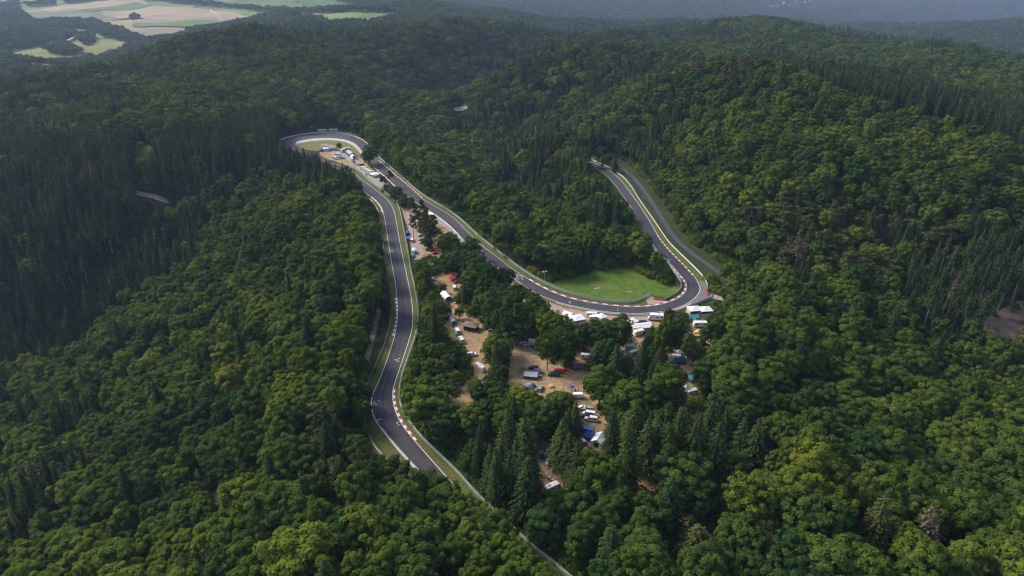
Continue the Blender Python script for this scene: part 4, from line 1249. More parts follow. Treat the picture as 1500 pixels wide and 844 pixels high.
def mass(name, label, rows, variants, var):
    n = len(rows)
    me_ = bpy.data.meshes.new(name)
    me_.vertices.add(n)
    me_.vertices.foreach_set("co", rows[:, :3].astype(np.float32).ravel())
    rot = np.zeros((n, 3), np.float32); rot[:, 2] = rng.uniform(0, 6.28, n)
    rot[:, 0] = rng.normal(0, .035, n); rot[:, 1] = rng.normal(0, .035, n)
    sc = np.stack([rows[:, 5], rows[:, 5], rows[:, 4]], 1).astype(np.float32)
    for nm, ty, val in (("rot", "FLOAT_VECTOR", rot), ("scl", "FLOAT_VECTOR", sc)):
        a = me_.attributes.new(nm, ty, "POINT"); a.data.foreach_set("vector", val.ravel())
    a = me_.attributes.new("tint", "FLOAT", "POINT"); a.data.foreach_set("value", rows[:, 6].astype(np.float32))
    a = me_.attributes.new("var", "INT", "POINT"); a.data.foreach_set("value", np.asarray(var, np.int32))
    o = bpy.data.objects.new(name, me_)
    COL.objects.link(o)
    o["kind"] = "stuff"; o["label"] = label; o["category"] = "forest"
    g = bpy.data.node_groups.new(name, "GeometryNodeTree")
    g.interface.new_socket("Geometry", in_out="INPUT", socket_type="NodeSocketGeometry")
    g.interface.new_socket("Geometry", in_out="OUTPUT", socket_type="NodeSocketGeometry")
    gi = g.nodes.new("NodeGroupInput"); go = g.nodes.new("NodeGroupOutput")
    last = None
    for k_, vs in enumerate(variants):
        # one branch of the node tree per model, each with its own share of the points
        na = g.nodes.new("GeometryNodeInputNamedAttribute"); na.data_type = "INT"; na.inputs["Name"].default_value = "var"
        cmp_ = g.nodes.new("FunctionNodeCompare"); cmp_.data_type = "INT"; cmp_.operation = "EQUAL"
        ins = [s_ for s_ in cmp_.inputs if s_.type == "INT"]
        g.links.new(na.outputs["Attribute"], ins[0]); ins[1].default_value = k_
        iop = g.nodes.new("GeometryNodeInstanceOnPoints")
        g.links.new(gi.outputs[0], iop.inputs["Points"]); g.links.new(cmp_.outputs[0], iop.inputs["Selection"])
        jn = g.nodes.new("GeometryNodeJoinGeometry")
        for me2 in vs:
            oi = g.nodes.new("GeometryNodeObjectInfo"); oi.transform_space = "ORIGINAL"
            oi.inputs["Object"].default_value = proto_obj(me2)
            g.links.new(oi.outputs["Geometry"], jn.inputs[0])
        g.links.new(jn.outputs[0], iop.inputs["Instance"])
        for nm, sk in (("rot", "Rotation"), ("scl", "Scale")):
            nv = g.nodes.new("GeometryNodeInputNamedAttribute"); nv.data_type = "FLOAT_VECTOR"; nv.inputs["Name"].default_value = nm
            g.links.new(nv.outputs["Attribute"], iop.inputs[sk])
        if last is None:
            last = g.nodes.new("GeometryNodeJoinGeometry")
            g.links.new(last.outputs[0], go.inputs[0])
        g.links.new(iop.outputs[0], last.inputs[0])
    md = o.modifiers.new("forest", "NODES"); md.node_group = g
    return o


rng = np.random.default_rng(77)
rest = ~chosen
for kd, nm, lab, near_, mid_, far_ in [(0, "broadleaf_forest", "green broadleaf woodland covering the hills around the track", BROAD_NEAR, BROAD_MID, BROAD_FAR),
                                       (1, "spruce_forest", "dark spruce stands on the slopes and ridges", SPR_NEAR, SPR_MID, SPR_FAR),
                                       (2, "pine_forest", "brownish pines scattered through the hillside woods", PINE_NEAR, PINE_FAR, PINE_FAR)]:
    k_ = rest & (ALL[:, 3] == kd)
    rows = ALL[k_]; d = D_[k_]
    variants = list(near_) + list(mid_) + list(far_)
    a, b_, c_ = len(near_), len(mid_), len(far_)
    r = rng.uniform(0, 1, len(rows))
    var = np.where(d < 300, (r * a).astype(int), np.where(d < FARLOD, a + (r * b_).astype(int), a + b_ + (r * c_).astype(int)))
    if kd == 1:
        var = np.where((d < 300) & (rows[:, 6] < .85) & (var == 3), 0, var)
        edge = in_poly(U_[k_], V_[k_], [(1330, 360), (1500, 330), (1500, 475), (1340, 475)]) | in_poly(U_[k_], V_[k_], [(80, 400), (190, 280), (215, 320), (110, 440)])
        var = np.where(edge, np.where(d < 300, 4, 8), np.where(var == 8, 6, np.where(var == 4, 1, var)))
    mass(nm, lab, rows, variants, var)

# ------------------------------------------------------------------ undergrowth along the forest edges and in the camp
x, y = jitter_grid(-330, 330, 95, 640, 2.7)
dt = dist_pts(x, y, FLAT_PTS)
incamp = in_poly(x, y, CAMP_W)
z = terrain(x, y)
hs = rng.uniform(.5, 1.5, len(x)); ws = hs * rng.uniform(.8, 1.3, len(x))
p_ = np.where(incamp, .35, np.where(dt < 24, .9, np.where(dist_poly(x, y, MEADOW_W) < 14, .55, .12)))
m_ = (dt > 9) & (rng.uniform(0, 1, len(x)) < p_) & ~in_poly(x, y, CAR_POLY)
x, y, z, hs, ws = (q[m_] for q in (x, y, z, hs, ws))
m_ = vis_ok(x, y, z, 2.4 * hs, 1.9 * ws)
x, y, z, hs, ws = (q[m_] for q in (x, y, z, hs, ws))
rows = np.stack([x, y, z, x * 0, hs, ws, np.clip(rng.normal(.5, .18, len(x)), 0, 1)], 1)
# the young plantation under the left spruce stand
x, y = jitter_grid(-420, -150, 300, 640, 2.8)
z = terrain(x, y)
u, v, d = proj(x, y, z + 1)
m_ = in_poly(u, v, [(80, 450), (196, 318), (216, 300), (240, 310), (215, 345), (165, 400), (110, 470)]) & (rng.uniform(0, 1, len(x)) < .85)
x, y, z = x[m_], y[m_], z[m_]
hs = rng.uniform(.6, 1.5, len(x))
rows = np.vstack([rows, np.stack([x, y, z, x * 0, hs * 1.3, hs * .8, np.clip(rng.normal(.1, .08, len(x)), 0, 1)], 1)])
mass("undergrowth", "low green bushes along the guardrails and forest edges", rows, [(s_,) for s_ in SHRUB], rng.integers(0, 3, len(rows)))

# ------------------------------------------------------------------ vehicles, tents and small things of the camp
CACHE = {}


def wheels(root, xs, y, r=.33, w=.22):
    for x in xs:
        for s in (-1, 1):
            mb = MB()
            mb.tube((x, s * (y - w / 2), r), (x, s * (y + w / 2), r), r, r, "tyre", 12)
            t = mb.build("wheel", root)
            mb = MB()
            mb.tube((x, s * (y + w / 2 - .03), r), (x, s * (y + w / 2 + .012), r), r * .58, r * .58, "rim", 8)
            mb.build("rim", t)


def car(col, kind="hatch"):
    root = bpy.data.objects.new("car", None); COL.objects.link(root)
    if kind == "hatch":
        prof = [(-2.0, .28), (-2.08, .7), (-1.95, .95), (-1.6, 1.38), (-1.3, 1.47), (.2, 1.46), (.55, 1.36), (1.15, .97), (1.9, .82), (2.08, .62), (2.08, .28)]
        L, roof, cab = 2.08, 1.47, (-1.6, -1.3, .2, .55, 1.15)
        wx = (-1.3, 1.32)
    elif kind == "suv":
        prof = [(-2.3, .35), (-2.36, .95), (-2.25, 1.1), (-2.1, 1.62), (-1.9, 1.72), (.1, 1.7), (.5, 1.58), (1.1, 1.12), (2.1, 1.0), (2.32, .8), (2.32, .35)]
        L, roof, cab = 2.32, 1.72, (-2.1, -1.9, .1, .5, 1.1)
        wx = (-1.45, 1.45)
    else:
        prof = [(-2.6, .35), (-2.65, 1.2), (-2.6, 1.9), (-2.45, 2.08), (1.1, 2.08), (1.45, 1.95), (2.05, 1.25), (2.6, 1.05), (2.68, .7), (2.68, .35)]
        L, roof, cab = 2.68, 2.08, None
        wx = (-1.6, 1.65)
    belt = 1.0 if kind == "hatch" else 1.15
    wid = lambda z: .86 if z < belt else .86 - .22 * (z - belt) / max(.1, roof - belt)
    if kind == "van":
        wid = lambda z: .95 if z < 1.2 else .95 - .12 * (z - 1.2) / .88
    mb = MB(); mb.extrude(prof, wid, col); mb.build("body", root)
    mb = MB()
    e = .012
    if kind == "van":
        mb.add([(2.08, -.8, 1.27), (2.08, .8, 1.27), (1.5, .74, 1.92), (1.5, -.74, 1.92)], [(0, 1, 2, 3)], "glass")
        for s in (-1, 1):
            y0, y1 = s * (.95 + e), s * (.84 + e)
            mb.add([(.7, y0, 1.28), (1.9, y0, 1.28), (1.42, y1, 1.88), (.7, y1, 1.9)], [(0, 1, 2, 3)], "glass")
            mb.add([(-2.0, y0, 1.35), (.3, y0, 1.35), (.3, y1, 1.85), (-2.0, y1, 1.85)], [(0, 1, 2, 3)], "glass")
        mb.add([(-2.66, -.7, 1.3), (-2.66, .7, 1.3), (-2.63, .66, 1.85), (-2.63, -.66, 1.85)], [(0, 1, 2, 3)], "glass")
    else:
        r0, r1, f0, f1, f2 = cab
        zt = roof - .12
        mb.add([(f2 + .0, -.74, belt + .02), (f2 + .0, .74, belt + .02), (f1 + .06, .64, zt - .02), (f1 + .06, -.64, zt - .02)], [(0, 1, 2, 3)], "glass")
        mb.add([(-L + .08, -.7, belt + .02), (-L + .08, .7, belt + .02), (r0 - .03, .62, zt), (r0 - .03, -.62, zt)], [(0, 1, 2, 3)], "glass")
        for s in (-1, 1):
            y0, y1 = s * (.86 + e), s * (.66 + e)
            mb.add([(-L + .35, y0, belt + .03), (-.35, y0, belt + .03), (-.35, y1, zt), (r0 + .12, y1, zt)], [(0, 1, 2, 3)], "glass")
            mb.add([(-.25, y0, belt + .03), (f2 - .12, y0, belt + .03), (f1 - .06, y1, zt), (-.25, y1, zt)], [(0, 1, 2, 3)], "glass")
    mb.build("window", root)
    for s in (-1, 1):
        mb = MB(); mb.box(L - .03, s * .62, .72 if kind != "van" else .95, .14, .34, .16, "lamp_glass"); mb.build("headlight", root)
        mb = MB(); mb.box(-L + .01, s * .68, .85 if kind != "van" else 1.1, .1, .22, .24, "tail_red"); mb.build("tail_light", root)
    wheels(root, wx, .76 if kind != "van" else .84)
    return root, "car" if kind != "van" else "van", 1.5 if kind != "van" else 2.1


def caravan(col="caravan_white", stripe="car_grey", L=5.2):
    root = bpy.data.objects.new("caravan", None); COL.objects.link(root)
    h = L / 2
    prof = [(-h, .5), (-h - .08, 1.3), (-h + .12, 2.35), (-h + .4, 2.55), (h - .5, 2.55), (h - .15, 2.35), (h + .12, 1.3), (h - .05, .5)]
    mb = MB(); mb.extrude(prof, lambda z: 1.1 if z < 2.3 else 1.02, col)
    mb.box(-.4, 0, 2.6, .7, .5, .1, "caravan_white")
    mb.box(1.0, 0, 2.6, .45, .45, .09, "car_grey")
    for s in (-1, 1):
        mb.box(0, s * 1.105, .85, L * .92, .012, .14, stripe)
    mb.build("body", root)
    for s in (-1, 1):
        for x in (-h * .55, h * .5):
            mb = MB(); mb.box(x, s * 1.11, 1.65, 1.1, .03, .55, "glass"); mb.build("window", root)
    mb = MB(); mb.box(h + .0, 0, 1.75, .1, 1.5, .5, "glass"); mb.build("window", root)
    mb = MB(); mb.box(.1, -1.115, 1.4, .62, .03, 1.6, "wall_white"); mb.build("door", root)
    mb = MB(); mb.tube((h - .1, .45, .55), (h + 1.25, 0, .5), .05, .05, "post_steel", 6); mb.tube((h - .1, -.45, .55), (h + 1.25, 0, .5), .05, .05, "post_steel", 6); mb.build("drawbar", root)
    wheels(root, (-.15,), 1.0)
    return root, "caravan", 2.6


def motorhome(col="caravan_white", cabc="car_white"):
    root = bpy.data.objects.new("motorhome", None); COL.objects.link(root)
    prof = [(-3.2, .55), (-3.25, 2.7), (-3.1, 2.9), (1.9, 2.9), (2.6, 2.7), (2.75, 2.1), (1.95, 2.0), (1.7, .55)]
    mb = MB(); mb.extrude(prof, lambda z: 1.12, col); mb.box(-1.2, 0, 2.95, .8, .6, .1, "car_grey"); mb.box(.8, 0, 2.95, .5, .5, .1, "wall_white"); mb.build("body", root)
    mb = MB(); mb.extrude([(1.6, .4), (1.6, 1.98), (2.25, 1.98), (2.85, 1.25), (3.4, 1.05), (3.45, .4)], lambda z: .98, cabc); mb.build("cab", root)
    mb = MB(); mb.add([(2.87, -.85, 1.28), (2.87, .85, 1.28), (2.3, .82, 1.93), (2.3, -.82, 1.93)], [(0, 1, 2, 3)], "glass")
    for s in (-1, 1):
        mb.add([(1.75, s * .99, 1.25), (2.7, s * .99, 1.25), (2.2, s * .99, 1.9), (1.75, s * .99, 1.9)], [(0, 1, 2, 3)], "glass")
    mb.build("windscreen", root)
    for s in (-1, 1):
        for x in (-2.3, -.4):
            mb = MB(); mb.box(x, s * 1.13, 1.9, .95, .03, .55, "glass"); mb.build("window", root)
    mb = MB(); mb.box(.9, -1.135, 1.5, .62, .03, 1.7, "wall_white"); mb.build("door", root)
    wheels(root, (-2.0, 2.4), .98, .36, .24)
    return root, "motorhome", 2.95


def trailer(col="caravan_white", L=3.4, W_=1.7, H=1.9):
    root = bpy.data.objects.new("trailer", None); COL.objects.link(root)
    mb = MB(); mb.box(0, 0, .5 + H / 2, L, W_, H, col, .98); mb.box(-L / 2 - .01, 0, .5 + H / 2, .03, W_ * .85, H * .85, "wall_white"); mb.build("body", root)
    mb = MB(); mb.tube((L / 2, 0, .55), (L / 2 + 1.2, 0, .5), .05, .05, "post_steel", 6); mb.box(0, 0, .46, L, W_ * .9, .08, "post_steel"); mb.build("chassis", root)
    wheels(root, (-.2,), W_ / 2 + .02, .3, .2)
    return root, "trailer", H + .5


def box_truck(col="caravan_white", cabc="car_white"):
    root = bpy.data.objects.new("truck", None); COL.objects.link(root)
    mb = MB(); mb.box(-.9, 0, 2.15, 4.8, 2.3, 2.5, col); mb.build("cargo_box", root)
    mb = MB(); mb.extrude([(1.6, .6), (1.6, 2.4), (2.2, 2.45), (2.9, 1.6), (3.2, 1.2), (3.2, .6)], lambda z: 1.05, cabc); mb.box(.2, 0, .75, 6.0, 1.0, .2, "black_trim"); mb.build("cab", root)
    mb = MB(); mb.add([(2.92, -.9, 1.62), (2.92, .9, 1.62), (2.28, .85, 2.4), (2.28, -.85, 2.4)], [(0, 1, 2, 3)], "glass"); mb.build("windscreen", root)
    wheels(root, (-2.2, 2.3), .95, .42, .28)
    return root, "truck", 3.3


def pavilion(col="tent_white", sx=3.0, sy=3.0, wall=None, hip=True, h=2.2, rise=1.0):
    """four legs under a peaked canopy"""
    root = bpy.data.objects.new("pavilion", None); COL.objects.link(root)
    a, b_ = sx / 2, sy / 2
    mb = MB()
    n = 8
    rings = []
    for k_ in range(n + 1):
        f = k_ / n
        s = 1 - f
        sag = rise * (f ** 1.25)
        rings.append([(-a * s, -b_ * s, h + sag), (a * s, -b_ * s, h + sag), (a * s, b_ * s, h + sag), (-a * s, b_ * s, h + sag)])
    vs = [p for r in rings[:-1] for p in r] + [(0, 0, h + rise)]
    fs = []
    for k_ in range(n - 1):
        for q in range(4):
            fs.append((4 * k_ + q, 4 * k_ + (q + 1) % 4, 4 * k_ + 4 + (q + 1) % 4, 4 * k_ + 4 + q))
    for q in range(4):
        fs.append((4 * (n - 1) + q, 4 * (n - 1) + (q + 1) % 4, 4 * n))
    mb.add(vs, fs, col)
    for s in (-1, 1):
        mb.box(0, s * b_, h - .13, sx, .03, .26, col)
        mb.box(s * a, 0, h - .13, .03, sy - .06, .26, col)
    mb.build("canopy", root)
    for x in (-1, 1):
        for y in (-1, 1):
            mb = MB(); mb.tube((x * (a - .08), y * (b_ - .08), 0), (x * (a - .08), y * (b_ - .08), h - .02), .035, .035, "post_steel", 6); mb.build("leg", root)
    if wall:
        mb = MB()
        mb.box(0, b_ - .04, h / 2 - .1, sx * .96, .03, h - .25, wall); mb.box(-a + .04, 0, h / 2 - .1, .03, sy * .9, h - .25, wall)
        if wall != "half":
            mb.box(0, -b_ + .04, h * .28, sx * .96, .03, h * .5, wall)
        mb.build("side_wall", root)
    return root, "pavilion", h + rise


def gable_tent(col="tent_white", sx=5.0, sy=3.0, wall=None, h=1.9, rise=1.0):
    """ridge tent: long roof with two slopes, walls and an open front"""
    root = bpy.data.objects.new("tent", None); COL.objects.link(root)
    a, b_ = sx / 2, sy / 2
    wall = wall or col
    mb = MB()
    n = 7
    vs = []
    for k_ in range(n):
        x = -a - .12 + (sx + .24) * k_ / (n - 1)
        sg = .06 * math.sin(math.pi * (k_ % 2))
        for y, z in ((-b_ - .15, h - .08), (-b_ * .5, h + rise * .47), (0, h + rise - sg), (b_ * .5, h + rise * .47), (b_ + .15, h - .08)):
            vs.append((x, y, z))
    fs = [(5 * k_ + q, 5 * k_ + 5 + q, 5 * k_ + 6 + q, 5 * k_ + 1 + q) for k_ in range(n - 1) for q in range(4)]
    mb.add(vs, fs, col)
    mb.build("roof", root)
    mb = MB()
    for s in (-1, 1):
        mb.box(0, s * b_, h / 2 - .04, sx, .03, h - .06, wall)
    mb.add([(-a, -b_, 0), (-a, b_, 0), (-a, b_, h), (-a, 0, h + rise * .96), (-a, -b_, h)], [(0, 1, 2, 3, 4)], wall)
    mb.add([(a, -b_, 0), (a, -b_ * .45, 0), (a, -b_ * .45, h), (a, -b_, h)], [(0, 1, 2, 3)], wall)
    mb.add([(a, b_, 0), (a, b_ * .45, 0), (a, b_ * .45, h), (a, b_, h)], [(0, 1, 2, 3)], wall)
    mb.add([(a, -b_, h), (a, b_, h), (a, 0, h + rise * .96)], [(0, 1, 2)], wall)
    mb.build("wall", root)
    mb = MB()
    for x in (-1, 1):
        for y in (-1, 1):
            mb.tube((x * a, y * (b_ - .05), 0), (x * a, y * (b_ - .05), h), .04, .04, "post_steel", 6)
    mb.tube((-a, 0, h + rise - .1), (a, 0, h + rise - .1), .04, .04, "post_steel", 6)
    mb.build("frame", root)
    return root, "tent", h + rise


def dome_tent(col="blue_fabric", sx=3.4, sy=2.6, h=1.6, door="grey_fabric"):
    root = bpy.data.objects.new("dome_tent", None); COL.objects.link(root)
    mb = MB()
    nl, nr = 14, 6
    vs = []
    for j in range(nr):
        t = j / nr * math.pi / 2
        for i in range(nl):
            p = 2 * math.pi * i / nl
            rib = 1 + .04 * math.cos(4 * p)
            vs.append((sx / 2 * math.cos(p) * math.cos(t) * rib, sy / 2 * math.sin(p) * math.cos(t) * rib, h * math.sin(t)))
    vs.append((0, 0, h))
    fs = [(j * nl + i, j * nl + (i + 1) % nl, (j + 1) * nl + (i + 1) % nl, (j + 1) * nl + i) for j in range(nr - 1) for i in range(nl)]
    fs += [((nr - 1) * nl + i, (nr - 1) * nl + (i + 1) % nl, nr * nl) for i in range(nl)]
    mb.add(vs, fs, col); mb.build("flysheet", root)
    mb = MB()
    mb.extrude([(sx * .3, 0), (sx * .34, h * .7), (sx * .62, h * .38), (sx * .66, 0)], lambda z: sy * .26 * (1 - .4 * z / h), door); mb.build("porch", root)
    return root, "tent", h


def tunnel_tent(col="tent_white", sx=6.0, sy=3.6, h=2.4, front="deep_blue"):
    root = bpy.data.objects.new("tunnel_tent", None); COL.objects.link(root)
    mb = MB()
    nx_, na = 9, 9
    vs = []
    for i in range(nx_):
        x = -sx / 2 + sx * i / (nx_ - 1)
        k_ = 1 + .03 * (i % 2)
        for j in range(na):
            t = math.pi * j / (na - 1)
            vs.append((x, -sy / 2 * math.cos(t) * k_, h * math.sin(t) ** .8 * k_))
    fs = [(i * na + j, (i + 1) * na + j, (i + 1) * na + j + 1, i * na + j + 1) for i in range(nx_ - 1) for j in range(na - 1)]
    mb.add(vs, fs, col); mb.add([vs[j] for j in range(na)], [tuple(range(na))], col)
    mb.build("shell", root)
    mb = MB(); mb.add([(sx / 2 - .05 - .3, v[1] * .96, v[2] * .96) for v in vs[-na:]], [tuple(range(na))], front); mb.build("front_panel", root)
    return root, "tent", h


def tarp(col="teal_fabric", sx=4, sy=3, h=2.2, tilt=.5):
    root = bpy.data.objects.new("awning", None); COL.objects.link(root)
    mb = MB(); n = 6
    vs = []
    for i in range(n):
        for j in range(n):
            x = sx * (i / (n - 1) - .5); y = sy * (j / (n - 1) - .5)
            vs.append((x, y, h - tilt * (j / (n - 1)) - .22 * math.sin(math.pi * i / (n - 1)) * math.sin(math.pi * j / (n - 1))))
    mb.add(vs, [(i * n + j, (i + 1) * n + j, (i + 1) * n + j + 1, i * n + j + 1) for i in range(n - 1) for j in range(n - 1)], col)
    mb.build("sheet", root)
    for x in (-1, 1):
        for y in (-1, 1):
            mb = MB(); mb.tube((x * sx / 2 * .97, y * sy / 2 * .97, 0), (x * sx / 2 * .97, y * sy / 2 * .97, h - tilt * (y > 0)), .035, .035, "post_steel", 6); mb.build("pole", root)
    return root, "awning", h


def hut():
    root = bpy.data.objects.new("hut", None); COL.objects.link(root)
    mb = MB()
    mb.box(0, 1.9, 1.1, 5.6, .14, 2.2, "wood_dark"); mb.box(-2.75, 0, 1.1, .14, 3.6, 2.2, "wood_dark"); mb.box(2.75, .6, 1.1, .14, 2.4, 2.2, "wood_dark"); mb.box(-1.4, -1.9, .6, 2.8, .12, 1.2, "wood_dark")
    mb.build("wall", root)
    mb = MB()
    a, b_, h = 3.5, 2.6, 2.25
    vs = [(-a, -b_, h), (a, -b_, h), (a, b_, h), (-a, b_, h), (-1.1, 0, h + 1.0), (1.1, 0, h + 1.0)]
    mb.add(vs, [(0, 1, 5, 4), (1, 2, 5), (2, 3, 4, 5), (3, 0, 4), (3, 2, 1, 0)], "roof_brown"); mb.build("roof", root)
    for x in (-2.7, 2.7):
        mb = MB(); mb.box(x, -1.9, 1.12, .18, .18, 2.24, "wood_dark"); mb.build("post", root)
    return root, "hut", 3.2


def table_set(col="yellow_fabric"):
    root = bpy.data.objects.new("camping_table", None); COL.objects.link(root)
    mb = MB(); mb.box(0, 0, .73, 1.8, .9, .05, col); mb.build("table_top", root)
    for x in (-1, 1):
        for y in (-1, 1):
            mb = MB(); mb.tube((x * .75, y * .35, 0), (x * .8, y * .38, .7), .025, .025, "post_steel", 5); mb.build("leg", root)
    return root, "table", .75


def parasol(col="deep_blue"):
    root = bpy.data.objects.new("parasol", None); COL.objects.link(root)
    mb = MB(); mb.tube((0, 0, 0), (0, 0, 2.5), .03, .03, "post_steel", 6); mb.box(0, 0, .05, .6, .6, .1, "black_trim"); mb.build("pole", root)
    mb = MB(); n = 8
    vs = [(1.5 * math.cos(2 * math.pi * i / n), 1.5 * math.sin(2 * math.pi * i / n), 1.95) for i in range(n)] + [(.7 * math.cos(2 * math.pi * i / n), .7 * math.sin(2 * math.pi * i / n), 2.35) for i in range(n)] + [(0, 0, 2.55)]
    mb.add(vs, [(i, (i + 1) % n, n + (i + 1) % n, n + i) for i in range(n)] + [(n + i, n + (i + 1) % n, 2 * n) for i in range(n)], col); mb.build("canopy", root)
    return root, "parasol", 2.5


def quad_bike(col="car_white"):
    root = bpy.data.objects.new("quad_bike", None); COL.objects.link(root)
    mb = MB(); mb.box(0, 0, .62, 1.1, .5, .3, col, .8); mb.box(-.15, 0, .84, .7, .36, .14, "black_trim"); mb.box(.6, 0, .72, .5, .8, .08, col); mb.box(-.65, 0, .72, .5, .8, .08, col); mb.build("body", root)
    mb = MB(); mb.tube((.4, 0, .8), (.3, 0, 1.1), .03, .03, "black_trim", 5); mb.tube((.3, -.4, 1.1), (.3, .4, 1.1), .025, .025, "black_trim", 5); mb.build("handlebar", root)
    wheels(root, (-.6, .6), .45, .3, .22)
    return root, "quad bike", 1.1


def barrier_block(col="orange_plastic", n=5):
    root = bpy.data.objects.new("barrier", None); COL.objects.link(root)
    for i in range(n):
        mb = MB(); mb.extrude([(i * 1.25 - n * .62, 0), (i * 1.25 - n * .62, .35), (i * 1.25 - n * .62 + .1, 1.0), (i * 1.25 - n * .62 + 1.1, 1.0), (i * 1.25 - n * .62 + 1.2, .35), (i * 1.25 - n * .62 + 1.2, 0)], lambda z: .3 if z < .5 else .16, col)
        mb.build("block", root)
    return root, "barrier", 1.0


def notice_board(col="board_white", h=4.5, w_=1.6):
    root = bpy.data.objects.new("board_on_post", None); COL.objects.link(root)
    mb = MB(); mb.tube((0, 0, 0), (0, 0, h), .08, .07, "post_steel", 8); mb.build("post", root)
    mb = MB(); mb.box(0, -.12, h - .5, w_, .08, 1.3, col); mb.build("board", root)
    return root, "board", h


def lamp_mast(h=7.0, col="board_white"):
    root = bpy.data.objects.new("lamp_mast", None); COL.objects.link(root)
    mb = MB(); mb.tube((0, 0, 0), (0, 0, h), .12, .08, "steel", 8); mb.build("pole", root)
    mb = MB(); mb.tube((-1.1, 0, h), (1.1, 0, h), .06, .06, "steel", 6); mb.build("cross_arm", root)
    for s in (-1, 1):
        mb = MB(); mb.box(s * .85, -.12, h + .12, 1.0, .4, .42, col, .85); mb.build("lamp_head", root)
    return root, "lamp mast", h


def banner(n=9.0):
    root = bpy.data.objects.new("advertising_board", None); COL.objects.link(root)
    mb = MB(); mb.box(0, 0, 3.2, n, .15, 2.0, "board_white"); mb.build("panel", root)
    r = random.Random(int(n * 10))
    mb = MB()
    x = -n / 2 + .5
    while x < n / 2 - .8:
        w_ = r.uniform(.35, .9)
        mb.box(x + w_ / 2, -.085, 2.75 + r.uniform(-.1, .25), w_, .02, r.uniform(.35, .75), "board_mark"); x += w_ + r.uniform(.12, .3)
    mb.build("lettering", root)
    for k_ in range(4):
        mb = MB(); xx = -n / 2 + .4 + (n - .8) * k_ / 3; mb.tube((xx, .15, 0), (xx, .15, 4.1), .07, .07, "post_steel", 6); mb.build("post", root)
    return root, "advertising board", 4.2


def cone():
    root = bpy.data.objects.new("traffic_cone", None); COL.objects.link(root)
    mb = MB(); mb.tube((0, 0, .03), (0, 0, .85), .22, .04, "orange_plastic", 10); mb.build("body", root)
    mb = MB(); mb.box(0, 0, .02, .5, .5, .04, "orange_plastic"); mb.build("base", root)
    return root, "cone", .8


def person_obj(top, legs):
    """a standing person grown from one skinned skeleton, with clothing and hair"""
    root_me = bpy.data.meshes.new("person")
    J = [(0, 0, .95), (0, 0, 1.2), (0, 0, 1.45), (0, .01, 1.55), (0, .02, 1.7), (-.1, 0, .92), (-.11, .02, .5), (-.11, -.02, .08), (-.11, .12, .04),
         (.1, 0, .92), (.12, -.02, .5), (.12, -.05, .08), (.12, .09, .04), (-.2, 0, 1.42), (-.27, 0, 1.14), (-.25, .12, .92), (.2, 0, 1.42), (.27, -.02, 1.14), (.25, .1, .92)]
    E = [(0, 1), (1, 2), (2, 3), (3, 4), (0, 5), (5, 6), (6, 7), (7, 8), (0, 9), (9, 10), (10, 11), (11, 12), (2, 13), (13, 14), (14, 15), (2, 16), (16, 17), (17, 18)]
    Rr = [.15, .14, .15, .06, .11, .09, .065, .045, .04, .09, .065, .045, .04, .065, .048, .035, .065, .048, .035]
    root_me.from_pydata(J, E, [])
    o = bpy.data.objects.new("person", root_me); COL.objects.link(o)
    o.modifiers.new("skin", "SKIN"); o.modifiers.new("sub", "SUBSURF").levels = 1
    for i, d_ in enumerate(root_me.skin_vertices[0].data):
        d_.radius = (Rr[i], Rr[i] * .8); d_.use_root = i == 0
    root_me.materials.append(MAT["skin"])
    mb = MB(); mb.tube((0, 0, .9), (0, 0, 1.46), .19, .2, top, 12); mb.build("shirt", o)
    mb = MB()
    for s in (-.11, .11):
        mb.tube((s, 0, .95), (s, 0, .12), .115, .085, legs, 10)
    mb.build("trousers", o)
    mb = MB(); mb.tube((0, -.005, 1.7), (0, -.01, 1.83), .115, .06, "wood_dark", 10); mb.build("hair", o)
    return o, "person", 1.8


def put(key, fn, args, name, u, v, head, label, scale=1.0, group=None, z=None):
    """first use of a kind builds it, later uses copy the thing with its parts"""
    ck = (fn.__name__,) + tuple(map(str, args))
    if ck not in CACHE:
        root, cat, h = fn(*args)
        CACHE[ck] = (root, cat, h)
        o = root
    else:
        root, cat, h = CACHE[ck]
        o = copy_tree(root)
    x, y, _ = P(u, v, h * scale / 2)
    zz = float(terrain(x, y))
    o.name = name
    o.location = (x, y, zz + Z0 + .012 if z is None else z)
    o.rotation_euler = (0, 0, math.radians(head))
    o.scale = (scale,) * 3
    o["label"] = label; o["category"] = cat
    if group:
        o["group"] = group
    elif "group" in o:
        del o["group"]
    return o


